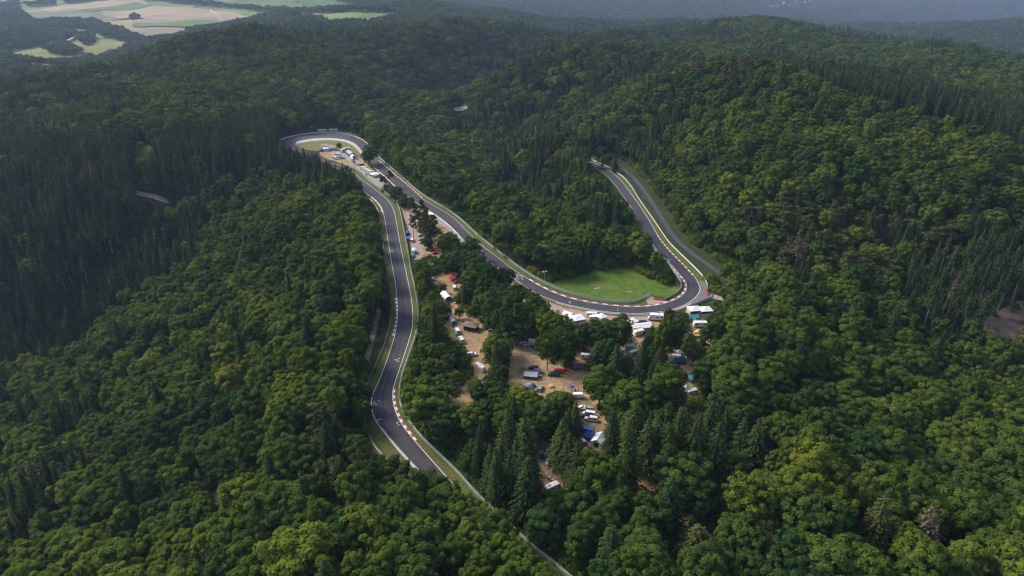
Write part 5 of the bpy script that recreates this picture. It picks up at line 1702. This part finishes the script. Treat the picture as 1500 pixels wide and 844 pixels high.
GV, GT = "vehicles parked in the camp", "tents and pavilions of the camp"
C_, S_, V_N = "hatch", "suv", "van"
LIST = [
    # inside the carousel
    (dome_tent, ("teal_fabric", 4.5, 3.6, 2.2, "tent_white"), "dome_tent", 471, 219.5, 30, "teal dome tent at left end of the carousel camp", 1.5),
    (pavilion, ("tent_white", 4, 4, "tent_white"), "pavilion", 477.5, 218.5, 20, "white peaked pavilion between teal dome and grey tent in carousel", 1.2),
    (gable_tent, ("grey_fabric", 8, 5, None, 2.2, 1.4), "tent", 486, 217, 20, "large grey ridge tent on the carousel infield", 1.1),
    (tarp, ("tarp_pink", 7, 4, 2.6, .5), "awning", 475.5, 213, 0, "pinkish awning sheet behind tents on carousel infield grass", 1),
    (caravan, ("cream", "tan", 5.2), "caravan", 503, 220.5, 60, "cream caravan beside the small bush in the carousel", 1.15),
    (motorhome, ("cream", "car_white"), "motorhome", 508.5, 218.5, 15, "cream motorhome behind the cream caravan in the carousel", 1),
    (gable_tent, ("grey_fabric", 12, 5, "blue_fabric", 2.4, 1.4), "tent", 513.5, 224.5, 120, "long grey roofed tent running along the carousel lane", 1.05),
    (gable_tent, ("tent_white", 4, 4, None, 2.2, 1.3), "tent", 517.5, 229.5, -60, "white gabled tent at front of the long grey tent", 1.1),
    (tarp, ("teal_fabric", 8, 5, 2.6, .8), "awning", 497.5, 229.5, -30, "dark teal awning above left track in carousel camp", 1.0),
    (caravan, ("caravan_white", "car_blue", 5.2), "caravan", 495, 226.5, -25, "white caravan behind the dark teal awning", 1.05),
    (car, ("car_white", V_N), "van", 491.5, 231.5, -30, "white van in front of the dark teal awning", 1.1),
    (caravan, ("caravan_white", "car_red", 5.2), "caravan", 515.5, 233.5, 110, "white caravan with red stripe behind the red car", 1.0),
    (car, ("car_red", C_), "car", 518.5, 237.5, 120, "red car parked between white caravan and white car on lane", 1.05),
    (car, ("car_white", S_), "car", 522, 240.5, 150, "white car in front of the red car on carousel lane", 1.05),
    (car, ("car_grey", S_), "car", 529, 241.5, 165, "grey car under the big round tree by carousel", 1.1),
    (motorhome, ("caravan_white", "car_silver"), "motorhome", 532.5, 246.5, 140, "first white motorhome of the row below round tree", 1.0),
    (caravan, ("caravan_white", "car_grey", 6.0), "caravan", 537, 249.5, 140, "white caravan between motorhome and awning below round tree", 1.0),
    (motorhome, ("caravan_white", "car_white"), "motorhome", 541.5, 252, 140, "last white motorhome of the row next to white pavilion", 1.0),
    (pavilion, ("tent_white", 6, 6, None), "pavilion", 549, 255.5, 30, "large white pavilion at the end of the carousel row", 1.15),
    (car, ("orange_plastic", C_), "car", 543.5, 256, 140, "orange car beside the large white pavilion", 1.0),
    (table_set, ("wall_white",), "camping_table", 548.5, 259.5, 20, "white camping table in front of large white pavilion", 1.3),
    (notice_board, ("board_white", 3.5, 1.4), "board_on_post", 537, 258.5, 20, "small white board on post by left guardrail", 1),
    (trailer, ("caravan_white",), "trailer", 566.5, 272, 60, "small white trailer between two bushes at lane end", 1.0),
    # strip between the two track legs
    (box_truck, (), "truck", 607.5, 312.5, 80, "white box truck in front of dark pines in strip", 1.2),
    (gable_tent, ("tent_white", 7, 2, None, 1.6, .8), "tent", 632, 314, 135, "narrow white tent along the upper track edge", 1.0),
    (pavilion, ("tent_white", 3, 3, None), "pavilion", 636.5, 320.5, 20, "small white pavilion beside track below narrow white tent", 1.0),
    (tunnel_tent, ("blue_fabric", 5, 3, 2.2, "tent_white"), "tunnel_tent", 597, 341, 100, "blue tunnel tent by the left guardrail", 1.0),
    (tarp, ("blue_fabric", 4, 4, 2.4, .4), "awning", 598.5, 349.5, 90, "blue awning beside rounded white van at guardrail", 1.0),
    (car, ("car_white", V_N), "van", 603.5, 351.5, 95, "rounded white van on pink gravel beside blue awning", 1.1),
    (car, ("car_white", S_), "car", 615, 344.5, 60, "white car in the shade opposite the rounded van", 1.05),
    (car, ("car_silver", C_), "car", 616.5, 350.5, 40, "silver car in shade between white car and pale blue car", 1.05),
    (car, ("car_teal", C_), "car", 618, 355, 40, "pale blue car, lowest of three parked in the shade", 1.0),
    (car, ("car_white", S_), "car", 640, 350.5, 20, "white off-roader by yellow bushes near upper track", 1.2),
    (cone, (), "traffic_cone", 593.5, 309, 0, "orange traffic cone at top of the strip by guardrail", 1.6),
    (motorhome, ("caravan_white", "car_teal"), "motorhome", 606, 367.5, 95, "white motorhome by left guardrail in front of teal car", 1.05),
    (car, ("car_teal", S_), "car", 605, 374.5, 95, "dark teal car behind white motorhome at guardrail", 1.1),
    (car, ("car_red", C_), "car", 637.5, 370.5, 30, "red hatchback alone under trees between the track legs", 1.15),
    (car, ("car_black", C_), "car", 634, 367.5, 70, "black car next to the red hatchback", 1.0),
    (table_set, ("wall_white",), "camping_table", 609.5, 380.5, 0, "small white table below teal car by guardrail", 1.3),
    (notice_board, ("board_white", 6.5, 2.6), "board_on_post", 632, 394, 5, "tall white board on post between two round trees", 1.0),
    (car, ("car_white", C_), "car", 633.5, 408.5, 150, "white car at left end of the small sandy clearing", 1.0),
    (car, ("car_silver", V_N), "van", 638.5, 417, 100, "silver van beside round bush at small sandy clearing", 1.0),
    (pavilion, ("red_fabric", 4.5, 4.5, None), "pavilion", 661.5, 406, 15, "bright red pavilion in the small sandy clearing", 1.15),
    (trailer, ("caravan_white",), "trailer", 667.5, 402.5, 10, "small white trailer behind the red pavilion", .9),
    (car, ("car_red", C_), "car", 668, 413, 60, "red car in front of the red pavilion", 1.0),
    (car, ("car_white", V_N), "van", 665.5, 421, 100, "white van below the red pavilion", 1.1),
    (tunnel_tent, ("tent_white", 7.5, 4.2, 2.8, "deep_blue"), "tunnel_tent", 653.5, 434, -65, "big white arched tunnel tent with dark blue front", 1.25),
    (pavilion, ("tent_white", 3, 3, None), "pavilion", 644.5, 426, 30, "small white pavilion behind the big arched tent", .9),
    (cone, (), "traffic_cone", 670.5, 447, 0, "orange traffic cone beside path below big arched tent", 1.5),
    (table_set, ("cream",), "camping_table", 667, 443.5, 40, "cream camping table beside path below big arched tent", 1.2),
    # along the sandy lane
    (tunnel_tent, ("cream", 7, 3.2, 2.4, "teal_fabric"), "tunnel_tent", 662.5, 468.5, -70, "long pale tunnel tent at top of sandy lane", 1.1),
    (car, ("car_black", S_), "car", 666, 479, 110, "black car between pale tunnel tent and white van", 1.1),
    (car, ("car_white", V_N), "van", 669.5, 484, 110, "upper white van beside the sandy lane", 1.15),
    (car, ("car_black", C_), "car", 671, 491.5, 110, "black hatchback between the two white vans on lane", 1.05),
    (car, ("car_white", V_N), "van", 675, 497, 110, "lower white van beside the sandy lane", 1.25),
    (hut, (), "hut", 690, 477.5, -20, "brown roofed open wooden hut on the sandy clearing", 1.05),
    (car, ("car_white", S_), "car", 691, 519, 10, "white car under trees below the wooden hut", 1.2),
    (caravan, ("caravan_white", "car_grey", 6.5), "caravan", 703, 538, 128, "long white caravan half hidden under trees", 1.1),
    (car, ("car_black", C_), "car", 677, 560, 80, "black car in deep shade left of the camp", 1.0),
    (car, ("car_grey", S_), "car", 698, 577.5, 10, "grey car under trees left of the main clearing", 1.1),
    (dome_tent, ("cream", 3.4, 2.8, 1.7, "grey_fabric"), "dome_tent", 708, 577, 60, "cream dome tent next to shaded grey car", 1.2),
    (car, ("car_silver", C_), "car", 686.5, 598, 130, "silver hatchback in the left shade of spruces", 1.1),
    (car, ("car_white", C_), "car", 692, 609.5, 10, "white hatchback behind tall spruces left of camp", 1.1),
    # main clearing
    (gable_tent, ("grey_fabric", 4, 3, None, 1.7, .9), "tent", 763.5, 490.5, 120, "small grey ridge tent at top of main clearing", 1.0),
    (car, ("car_white", S_), "car", 769, 503.5, 150, "white estate car at top of the main clearing", 1.25),
    (trailer, ("caravan_white", 3.4, 1.8, 1.9), "trailer", 778.5, 501.5, 160, "white box trailer behind the white estate car", 1.2),
    (car, ("car_navy", C_), "car", 784, 509, 130, "navy car in shade right of white box trailer", 1.15),
    (car, ("car_black", S_), "car", 781.5, 538.5, 170, "black car beside blue awning left of tall poplar", 1.15),
    (tarp, ("blue_fabric", 3.5, 2.6, 1.9, .4), "awning", 788, 543, 0, "small blue awning beside black car left of poplar", 1.1),
    (gable_tent, ("grey_fabric", 6.2, 4.2, "dark_fabric", 1.7, 1.0), "tent", 778, 549, -10, "grey ridge tent with dark walls in open sand", 1.1),
    (table_set, ("wall_white",), "camping_table", 789, 551.5, 30, "white camping table beside the grey ridge tent", 1.4),
    (dome_tent, ("grey_fabric", 4.6, 3.6, 2.0, "deep_blue"), "dome_tent", 774.5, 564.5, 20, "grey dome tent with blue porch at clearing edge", 1.2),
    (car, ("car_silver", C_), "car", 791.5, 568.5, 70, "silver car right of the grey dome tent", 1.25),
    (table_set, ("yellow_fabric",), "camping_table", 806.5, 565.5, 20, "yellow camping table on the open sand", 1.6),
    (car, ("car_green", S_), "car", 811.5, 548, 175, "dark green car parked in front of the red car", 1.35),
    (car, ("car_red", S_), "car", 819.5, 543.5, 155, "red car behind the dark green car", 1.25),
    (trailer, ("car_red", 2.2, 1.4, .8), "trailer", 829.5, 542, 0, "low red trailer right of the red car", 1.0),
    (notice_board, ("sign_teal", 3.0, 1.2), "board_on_post", 816, 535, 0, "small blue board in front of the dark tree", 1.0),
    (caravan, ("caravan_white", "car_blue", 5.6), "caravan", 859, 522, -10, "white caravan with windows at right edge of clearing", 1.1),
    (gable_tent, ("purple_fabric", 5.2, 3.6, None, 1.7, .9), "tent", 846, 537, 10, "left dark purple tent below the white caravan", 1.05),
    (dome_tent, ("purple_fabric", 4.6, 4.0, 2.2, "dark_fabric"), "dome_tent", 856, 537, -20, "right dark purple dome tent below the white caravan", 1.15),
    (parasol, ("deep_blue",), "parasol", 837, 569, 0, "deep blue parasol at the lower clearing edge", 1.1),
    (trailer, ("caravan_white", 4.2, 2.0, 1.9), "trailer", 846.5, 579.5, 0, "long white box trailer at bottom of clearing", 1.1),
    # below the clearing, right lane
    (car, ("car_white", C_), "car", 852, 596.5, 30, "white hatchback first of the shaded row of cars", 1.1),
    (car, ("car_silver", S_), "car", 862, 599, 165, "silver car second of the shaded row", 1.2),
    (car, ("car_white", V_N), "van", 863.5, 605.5, 165, "white van third of the shaded row", 1.1),
    (car, ("car_navy", C_), "car", 858, 609.5, 165, "navy car between white van and white pickup", 1.2),
    (car, ("car_white", S_), "car", 866, 613.5, 165, "white off-roader lowest of the shaded row", 1.35),
    (trailer, ("blue_fabric", 5, 2.2, 1.8), "trailer", 860, 630, 155, "blue covered trailer behind the blue tent", 1.2),
    (gable_tent, ("deep_blue", 5.0, 3.6, None, 1.7, .8), "tent", 867, 639, 150, "deep blue tent next to the white gabled tent", 1.15),
    (gable_tent, ("tent_white", 5.2, 4.0, None, 2.1, 1.3), "tent", 877.5, 644, -118, "white gabled party tent with open front", 1.25),
    (car, ("car_silver", C_), "car", 854, 645.5, 110, "silver hatchback by spruce left of blue tent", 1.1),
    # lower left lane
    (trailer, ("purple_fabric", 3.0, 1.8, 1.3), "trailer", 794, 659, 80, "dark purple trailer on lower lane", 1.15),
    (car, ("car_navy", V_N), "van", 798.5, 671, 140, "navy van between dark trailer and camper", 1.0),
    (motorhome, ("cream", "car_white"), "motorhome", 810, 676, 30, "cream roofed camper on the lower sandy lane", 1.0),
    (car, ("car_teal", C_), "car", 812, 660, 100, "turquoise car in the lower sandy lane", 1.2),
    (pavilion, ("tent_white", 3.4, 3.4, None), "pavilion", 818, 646.5, 20, "white pavilion hidden behind spruce tip on lower lane", 1.0),
    (car, ("car_white", C_), "car", 816, 687.5, 160, "white hatchback below the cream roofed camper", 1.2),
    (gable_tent, ("tent_white", 3.4, 3.0, None, 1.8, 1.0), "tent", 830.5, 688, 60, "small white ridge tent right of the camper", 1.2),
    (quad_bike, (), "quad_bike", 807.5, 701, 130, "white quad bike on the lower sandy lane", 1.5),
    (motorhome, ("caravan_white", "car_blue"), "motorhome", 809, 714, 35, "long white motorhome at the end of lower lane", 1.1),
    (car, ("car_white", S_), "car", 860, 711, 20, "white car glimpsed through leaves below round tree", 1.1),
    (dome_tent, ("tent_white", 3.2, 2.6, 1.6, "grey_fabric"), "dome_tent", 870.5, 716, 20, "white dome tent glimpsed through leaves", 1.0),
    (car, ("car_white", C_), "car", 944.5, 656, 90, "white car between two tall spruces", 1.1),
    (car, ("car_silver", S_), "car", 986, 799.5, 120, "silver car alone in the dark clearing near bottom", 1.2),
    (motorhome, ("caravan_white", "car_silver"), "motorhome", 1070, 727, 110, "lone motorhome in deep shade at lower right of camp", .9),
    # along the last bend
    (gable_tent, ("tent_white", 5, 4, None, 2.0, 1.3), "tent", 832.5, 461, -40, "left white gabled tent on gravel below last bend", 1.2),
    (pavilion, ("tent_white", 6, 5.5, "tent_white"), "pavilion", 845.5, 467, 20, "big white pavilion right of the gabled tent", 1.3),
    (caravan, ("caravan_white", "car_silver", 6.2), "caravan", 867, 460.5, -5, "long white caravan beside the bend guardrail", 1.05),
    (car, ("car_white", V_N), "van", 873.5, 463.5, 0, "white van right of the long caravan at bend", 1.0),
    (trailer, ("caravan_white", 4.4, 2.1, 2.0), "trailer", 868.5, 466, 0, "white trailer below the long caravan at bend", 1.05),
    (pavilion, ("tent_white", 4.4, 4.4, "tent_white"), "pavilion", 881, 464.5, 35, "white peaked pavilion at right end of caravan row", 1.2),
    (pavilion, ("tent_white", 4.6, 4.6, None), "pavilion", 926.5, 471, 30, "rounded white pavilion beside blue car", 1.15),
    (car, ("car_navy", S_), "car", 941, 472, 160, "navy car above the long cream marquee", 1.2),
    (car, ("car_silver", C_), "car", 949.5, 473, 160, "silver car right of navy car above marquee", 1.1),
    (gable_tent, ("tent_white", 9, 5.2, "tan", 2.2, 1.2), "tent", 941, 478, 12, "long white marquee with tan walls", 1.15),
    (tarp, ("cream", 4.5, 3.6, 2.4, .4), "awning", 931.5, 481, 12, "cream awning at left end of long marquee", 1.2),
    (motorhome, ("caravan_white", "car_navy"), "motorhome", 936.5, 487, 25, "white motorhome with dark cab below the marquee", 1.1),
    (motorhome, ("caravan_white", "car_white"), "motorhome", 961, 464.5, 170, "boxy white motorhome right beside the bend", 1.35),
    (notice_board, ("board_white", 3.4, 1.5), "board_on_post", 927.5, 499, 20, "white board on post below the marquee", 1.0),
    (trailer, ("grey_fabric", 4.4, 2.2, 1.9), "trailer", 922, 509, 0, "grey roofed trailer in shade below marquee", 1.15),
    (car, ("car_white", V_N), "van", 929, 516.5, 35, "white van below grey roofed trailer by small bright tree", 1.25),
    (notice_board, ("board_white", 3.0, 1.2), "board_on_post", 931, 507, 20, "small white board right of grey roofed trailer", 1.0),
    (caravan, ("caravan_white", "car_grey", 5.6), "caravan", 908, 514.5, 5, "white caravan in dark shade left of grey roofed trailer", .95),
    (car, ("car_silver", C_), "car", 916, 521, 100, "silver car under spruce left of white van", 1.1),
    (pavilion, ("tent_white", 6.2, 5.5, "tan", True, 3.2, 1.3), "pavilion", 1017, 454.5, 8, "left of two big white pavilions at last bend", 1.2),
    (pavilion, ("tent_white", 6.2, 5.5, "tent_white", True, 3.0, 1.2), "pavilion", 1033, 455, 8, "right of two big white pavilions at last bend", 1.2),
    (gable_tent, ("teal_fabric", 4.6, 3.4, None, 1.8, .9), "tent", 1016, 464.5, 10, "teal tent under left big white pavilion", 1.2),
    (car, ("car_white", C_), "car", 1018, 468.5, 0, "white car between teal tent and white caravan", 1.15),
    (caravan, ("caravan_white", "car_grey", 6.2), "caravan", 1026, 475, 0, "white caravan below the two big pavilions", 1.3),
    (gable_tent, ("yellow_fabric", 3.6, 2.8, None, 1.7, .8), "tent", 1022.5, 487.5, 60, "yellow tent below caravan at right camp edge", 1.1),
    (tarp, ("cream", 3.8, 2.2, 1.6, .3), "awning", 1021.5, 492, 10, "cream awning in front of yellow tent", 1.0),
    (pavilion, ("tent_white", 3.4, 3.4, None), "pavilion", 994.5, 516.5, 20, "cream white pavilion above teal and navy tents", 1.1),
    (tarp, ("tent_white", 4.0, 2.6, 2.4, .5), "awning", 990.5, 522.5, -10, "white awning over the teal tent", 1.2),
    (dome_tent, ("teal_fabric", 4.4, 3.2, 1.9, "navy_fabric"), "dome_tent", 984, 528, 0, "teal dome tent under white awning at right camp", 1.2),
    (gable_tent, ("navy_fabric", 4.8, 3.4, None, 1.7, .8), "tent", 996, 528, 5, "navy ridge tent right of the teal dome", 1.15),
    (car, ("car_white", C_), "car", 1005, 523, 60, "white hatchback at right side of navy ridge tent", 1.0),
    (dome_tent, ("teal_fabric", 5.2, 4.4, 2.4, "navy_fabric"), "dome_tent", 1014.5, 553, 0, "large teal dome tent alone in dark gap", 1.25),
    (pavilion, ("tent_white", 4.6, 4.2, "tent_white", True, 1.8, 2.6), "pavilion", 1005.5, 569.5, 20, "tall pointed white tent beside camper", 1.15),
    (caravan, ("caravan_white", "car_navy", 5.2), "caravan", 1014, 574, 20, "white caravan right of the tall pointed tent", 1.05),
    # trackside
    (barrier_block, ("orange_plastic", 5), "barrier", 966.5, 438.3, -12, "orange plastic barrier at gravel gap by meadow", 1.0),
    (barrier_block, ("red_fabric", 4), "barrier", 1035, 428.5, 95, "red barrier at end of right guardrail", 1.0),
    (notice_board, ("board_white", 2.6, .8), "board_on_post", 1044, 434, 0, "small white board at the run-off corner", 1.0),
    (lamp_mast, (8.0,), "lamp_mast", 797.5, 408.5, 20, "tall mast with two white heads above the kerb", 1.0),
    (lamp_mast, (8.0,), "lamp_mast", 874, 433.5, 10, "mast with two white heads at left of meadow", 1.0),
    (lamp_mast, (7.0,), "lamp_mast", 921.5, 437, 0, "mast with two white heads at right of meadow", 1.0),
    (lamp_mast, (8.0,), "lamp_mast", 457, 191, 0, "mast behind carousel, left of the advertising boards", 1.0),
    (lamp_mast, (3.6,), "lamp_mast", 513, 197, 0, "short mast behind carousel, right of the advertising boards", 1.0),
    (lamp_mast, (5.0,), "lamp_mast", 595, 607, 20, "mast behind guardrail at the lower left bend", 1.0),
    (banner, (9.2,), "advertising_board", 472.3, 192.5, 0, "left of two white advertising boards behind the carousel", 1.0),
    (banner, (9.0,), "advertising_board", 488.7, 192, 0, "right of two white advertising boards behind the carousel", 1.0),
    (notice_board, ("board_white", 3.2, 1.0), "board_on_post", 915, 251.5, 0, "left of two small boards by the service road start", 1.0),
    (notice_board, ("board_white", 2.6, 1.0), "board_on_post", 917.5, 256, 0, "right of two small boards by the service road start", 1.0),
    (notice_board, ("board_white", 3.0, 1.4), "board_on_post", 943, 290, 0, "white board between track and service road", 1.0),
    (car, ("car_white", V_N), "van", 868, 233, 0, "white van where the right track meets the forest", 1.0),
]
for k_, it in enumerate(LIST):
    fn, args, name, u, v, head, label, sc = it
    g = None
    if fn in (car, caravan, motorhome, trailer, box_truck):
        g = GV
    elif fn in (pavilion, gable_tent, dome_tent, tunnel_tent, tarp):
        g = GT
    elif fn is lamp_mast:
        g = "lamp masts along the track"
    elif fn is banner:
        g = "advertising boards behind the carousel"
    if v < 262 and u < 560 and fn not in (lamp_mast, banner):
        sc *= 1.2
    if fn not in (lamp_mast, banner, notice_board, cone, barrier_block, hut):
        sc *= .8
    put(k_, fn, args, name, u, v, head, label, sc, g)
for u, v, h_, top, legs, lab in [(843, 571.5, 200, "car_black", "car_navy", "person in black top standing right of the blue parasol"), (847, 570.5, 60, "car_red", "car_black", "person in red top standing beside person in black"),
                                 (905, 453.6, 90, "wall_white", "wall_white", "person in white standing at the edge of the last bend")]:
    put(0, person_obj, (top, legs), "person", u, v, h_, lab, 1.0, "people at the track")

# ------------------------------------------------------------------ fields, far houses
FM = {"field_pink": (.46, .38, .29), "field_pink2": (.36, .31, .27), "field_green": (.1, .22, .05), "field_greygreen": (.22, .26, .17), "field_straw": (.4, .36, .16), "field_pale": (.2, .3, .1), "field_olive": (.26, .28, .08), "field_stripe": (.15, .24, .07)}
for nm, c in FM.items():
    c = tuple(q * f for q, f in zip(c, (.66, .63, .54)))
    noise_mat(nm, [(.3, tuple(q * .82 for q in c)), (.5, c), (.72, tuple(min(1, q * 1.12) for q in c))], .012, 6, stretch=(1, .25, 1))


def hit(u, v):
    """where a sight line meets the terrain"""
    dx, dy, dz = ray(u, v)
    t = 400.0
    while t < 8300:
        if CAM_H + dz * t < terrain(dx * t, dy * t):
            if t > 1300:
                break
        t += 6
    return dx * t, dy * t


def field(px, m, z):
    pts = [hit(u, max(v, .5)) for u, v in px]
    sheet("field", pts, z, m, 45, True)


field(FIELDS[:-1] + [(0, 80)], "field_pale", 1.0)
field([(24, 19), (160, 1), (208, 1), (221, 8), (115, 16.3), (40, 21)], "field_pink", 4.5)
field([(117, 16.3), (203, 5), (227, 9), (139, 20)], "field_green", 5.5)
field([(40, 21.3), (115, 16.6), (192, 29), (160, 32), (40, 31)], "field_greygreen", 4.5)
field([(139, 20.2), (227, 9.3), (307, 16), (400, 25), (373, 29), (267, 31), (197, 29)], "field_pink", 4.5)
field([(197, 31), (368, 28.5), (320, 37), (267, 52), (187, 49)], "field_pink2", 5.5)
field([(197, 37.5), (320, 33.5), (322, 36.5), (192, 43)], "field_stripe", 9)
field([(147, 32.4), (197, 31.2), (187, 48), (160, 37)], "field_straw", 4.5)
field([(61, 45), (107, 43), (136, 45), (107, 51), (75, 51)], "field_straw", 4.5)
field([(0, 83), (112, 64), (133, 64), (189, 64), (187, 72), (149, 85), (80, 96), (53, 91), (16, 83)], "field_olive", 4.5)
field([(350, 1), (398, 1), (443, 11), (451, 15), (377, 14), (350, 11)], "field_stripe", 4.5)
field([(430, 1), (489, 1), (531, 12), (457, 15)], "field_green", 4.5)
field([(462, 25), (510, 21.5), (590, 22), (563, 27), (542, 33), (494, 36), (465, 31)], "field_pale", 4.5)
field([(253, 1), (400, 1), (400, 12), (353, 12), (300, 7)], "field_stripe", 4.5)
line = [hit(u, v) for u, v in [(308, 16.5), (318, 25), (328, 33)]]
structure(line_ribbon("farm_track", line, 5, 8, "concrete", drape=True, step=30))
line = [hit(u, v) for u, v in [(112, 57), (104, 63), (88, 67), (70, 71)]]
structure(line_ribbon("farm_track", line, 6, 8, "concrete", drape=True, step=30))

rh = random.Random(3)
rows_h = [(1126, 9), (1131, 12), (1136, 8), (1142, 11), (1148, 6), (1155, 8), (1160, 11), (1166, 5), (1172, 7), (1179, 4), (1150, 13), (1140, 4), (1186, 3), (1158, 3)]
hb = None
for k_, (u, v) in enumerate(rows_h):
    x, y = hit(u, v)
    big = k_ in (1, 4, 8)
    root = thing("house", f"{'large ' if big else 'small '}white house {k_ + 1} in the hazy valley village, {u / 15:.1f} percent across", "house", (x, y, float(terrain(x, y))), rh.uniform(0, 3), "houses of the far village")
    if hb is None:
        mb = MB(); mb.box(0, 0, 4, 16, 11, 8, "wall_white"); w_ = mb.build("wall", root).data
        mb = MB(); mb.extrude([(-8.4, 8), (-8.4, 8.1), (8.4, 8.1), (8.4, 8)], lambda z: 6, "roof_red")
        mb.add([(-8.4, -6, 8.1), (8.4, -6, 8.1), (8.4, 0, 12), (-8.4, 0, 12), (8.4, 6, 8.1), (-8.4, 6, 8.1)], [(0, 1, 2, 3), (3, 2, 4, 5), (1, 4, 2), (0, 3, 5)], "roof_red")
        r_ = mb.build("roof", root).data
        hb = (w_, r_)
    else:
        for nm, me_ in zip(("wall", "roof"), hb):
            o = bpy.data.objects.new(nm, me_); COL.objects.link(o); o.parent = root
    root.scale = (1.7, 1.5, 1.3) if big else (1, 1, 1)
for o in list(COL.objects):
    if o.name.split(".")[0] in ("field", "farm_track") and "kind" not in o:
        structure(o)

# ------------------------------------------------------------------ light, air, view
SUN_EL, SUN_AZ = math.radians(42), math.radians(-62)      # azimuth measured from +Y (away from the camera) towards +X
w = bpy.data.worlds.new("World")
scene.world = w
w.use_nodes = True
nt = w.node_tree
sky = nt.nodes.new("ShaderNodeTexSky")
sky.sky_type = "NISHITA"
sky.sun_disc = False
sky.sun_elevation = SUN_EL
sky.sun_rotation = SUN_AZ
sky.air_density = 1.2; sky.dust_density = 3.0; sky.ozone_density = 1.2
bg = nt.nodes["Background"]
nt.links.new(sky.outputs[0], bg.inputs[0])
bg.inputs[1].default_value = 0.125
sd = bpy.data.lights.new("sun", "SUN")
sd.energy = 2.35
sd.angle = math.radians(18)
sd.color = (1.0, .93, .82)
so = bpy.data.objects.new("sun", sd)
COL.objects.link(so)
dirv = Vector((math.sin(SUN_AZ) * math.cos(SUN_EL), math.cos(SUN_AZ) * math.cos(SUN_EL), math.sin(SUN_EL)))
so.rotation_euler = (-dirv).to_track_quat("-Z", "Y").to_euler()
so.location = (0, 0, 400)

HAZE = 0.00007
if HAZE:
    mb = MB()
    mb.mats = []
    hm = bpy.data.materials.new("haze_air"); hm.use_nodes = True
    hn = hm.node_tree
    hn.nodes.remove(hn.nodes["Principled BSDF"])
    pv = hn.nodes.new("ShaderNodeVolumePrincipled")
    pv.inputs["Color"].default_value = (.5, .64, 1.0, 1)
    pv.inputs["Density"].default_value = HAZE
    pv.inputs["Anisotropy"].default_value = .2
    hn.links.new(pv.outputs[0], hn.nodes["Material Output"].inputs["Volume"])
    zt = float(TZ.max()) + 60; zb = float(TZ.min()) - 3
    zt = max(zt, CAM_H + 25)
    x0, x1, y0, y1 = GX[0] - 20, GX[-1] + 20, GY[0] - 20, GY[-1] + 20
    mb.box((x0 + x1) / 2, (y0 + y1) / 2, (zt + zb) / 2, x1 - x0, y1 - y0, zt - zb, hm)
    hz = mb.build("haze"); hz["kind"] = "stuff"; hz["label"] = "thin blue evening haze over the far hills"; hz["category"] = "haze"

vs = scene.view_settings
vs.view_transform = "Standard"
vs.look = "None"
vs.exposure = 0.66
vs.gamma = 1.0
vs.use_curve_mapping = False
cy = scene.cycles
cy.max_bounces = 5
cy.diffuse_bounces = 2
cy.glossy_bounces = 2
cy.transmission_bounces = 3
cy.volume_bounces = 0
cy.caustics_reflective = False
cy.caustics_refractive = False
cy.use_adaptive_sampling = True
cy.adaptive_threshold = .02
cy.use_denoising = True
cy.filter_width = 1.2
cy.denoiser = "OPENIMAGEDENOISE"
scene.render.engine = "CYCLES"
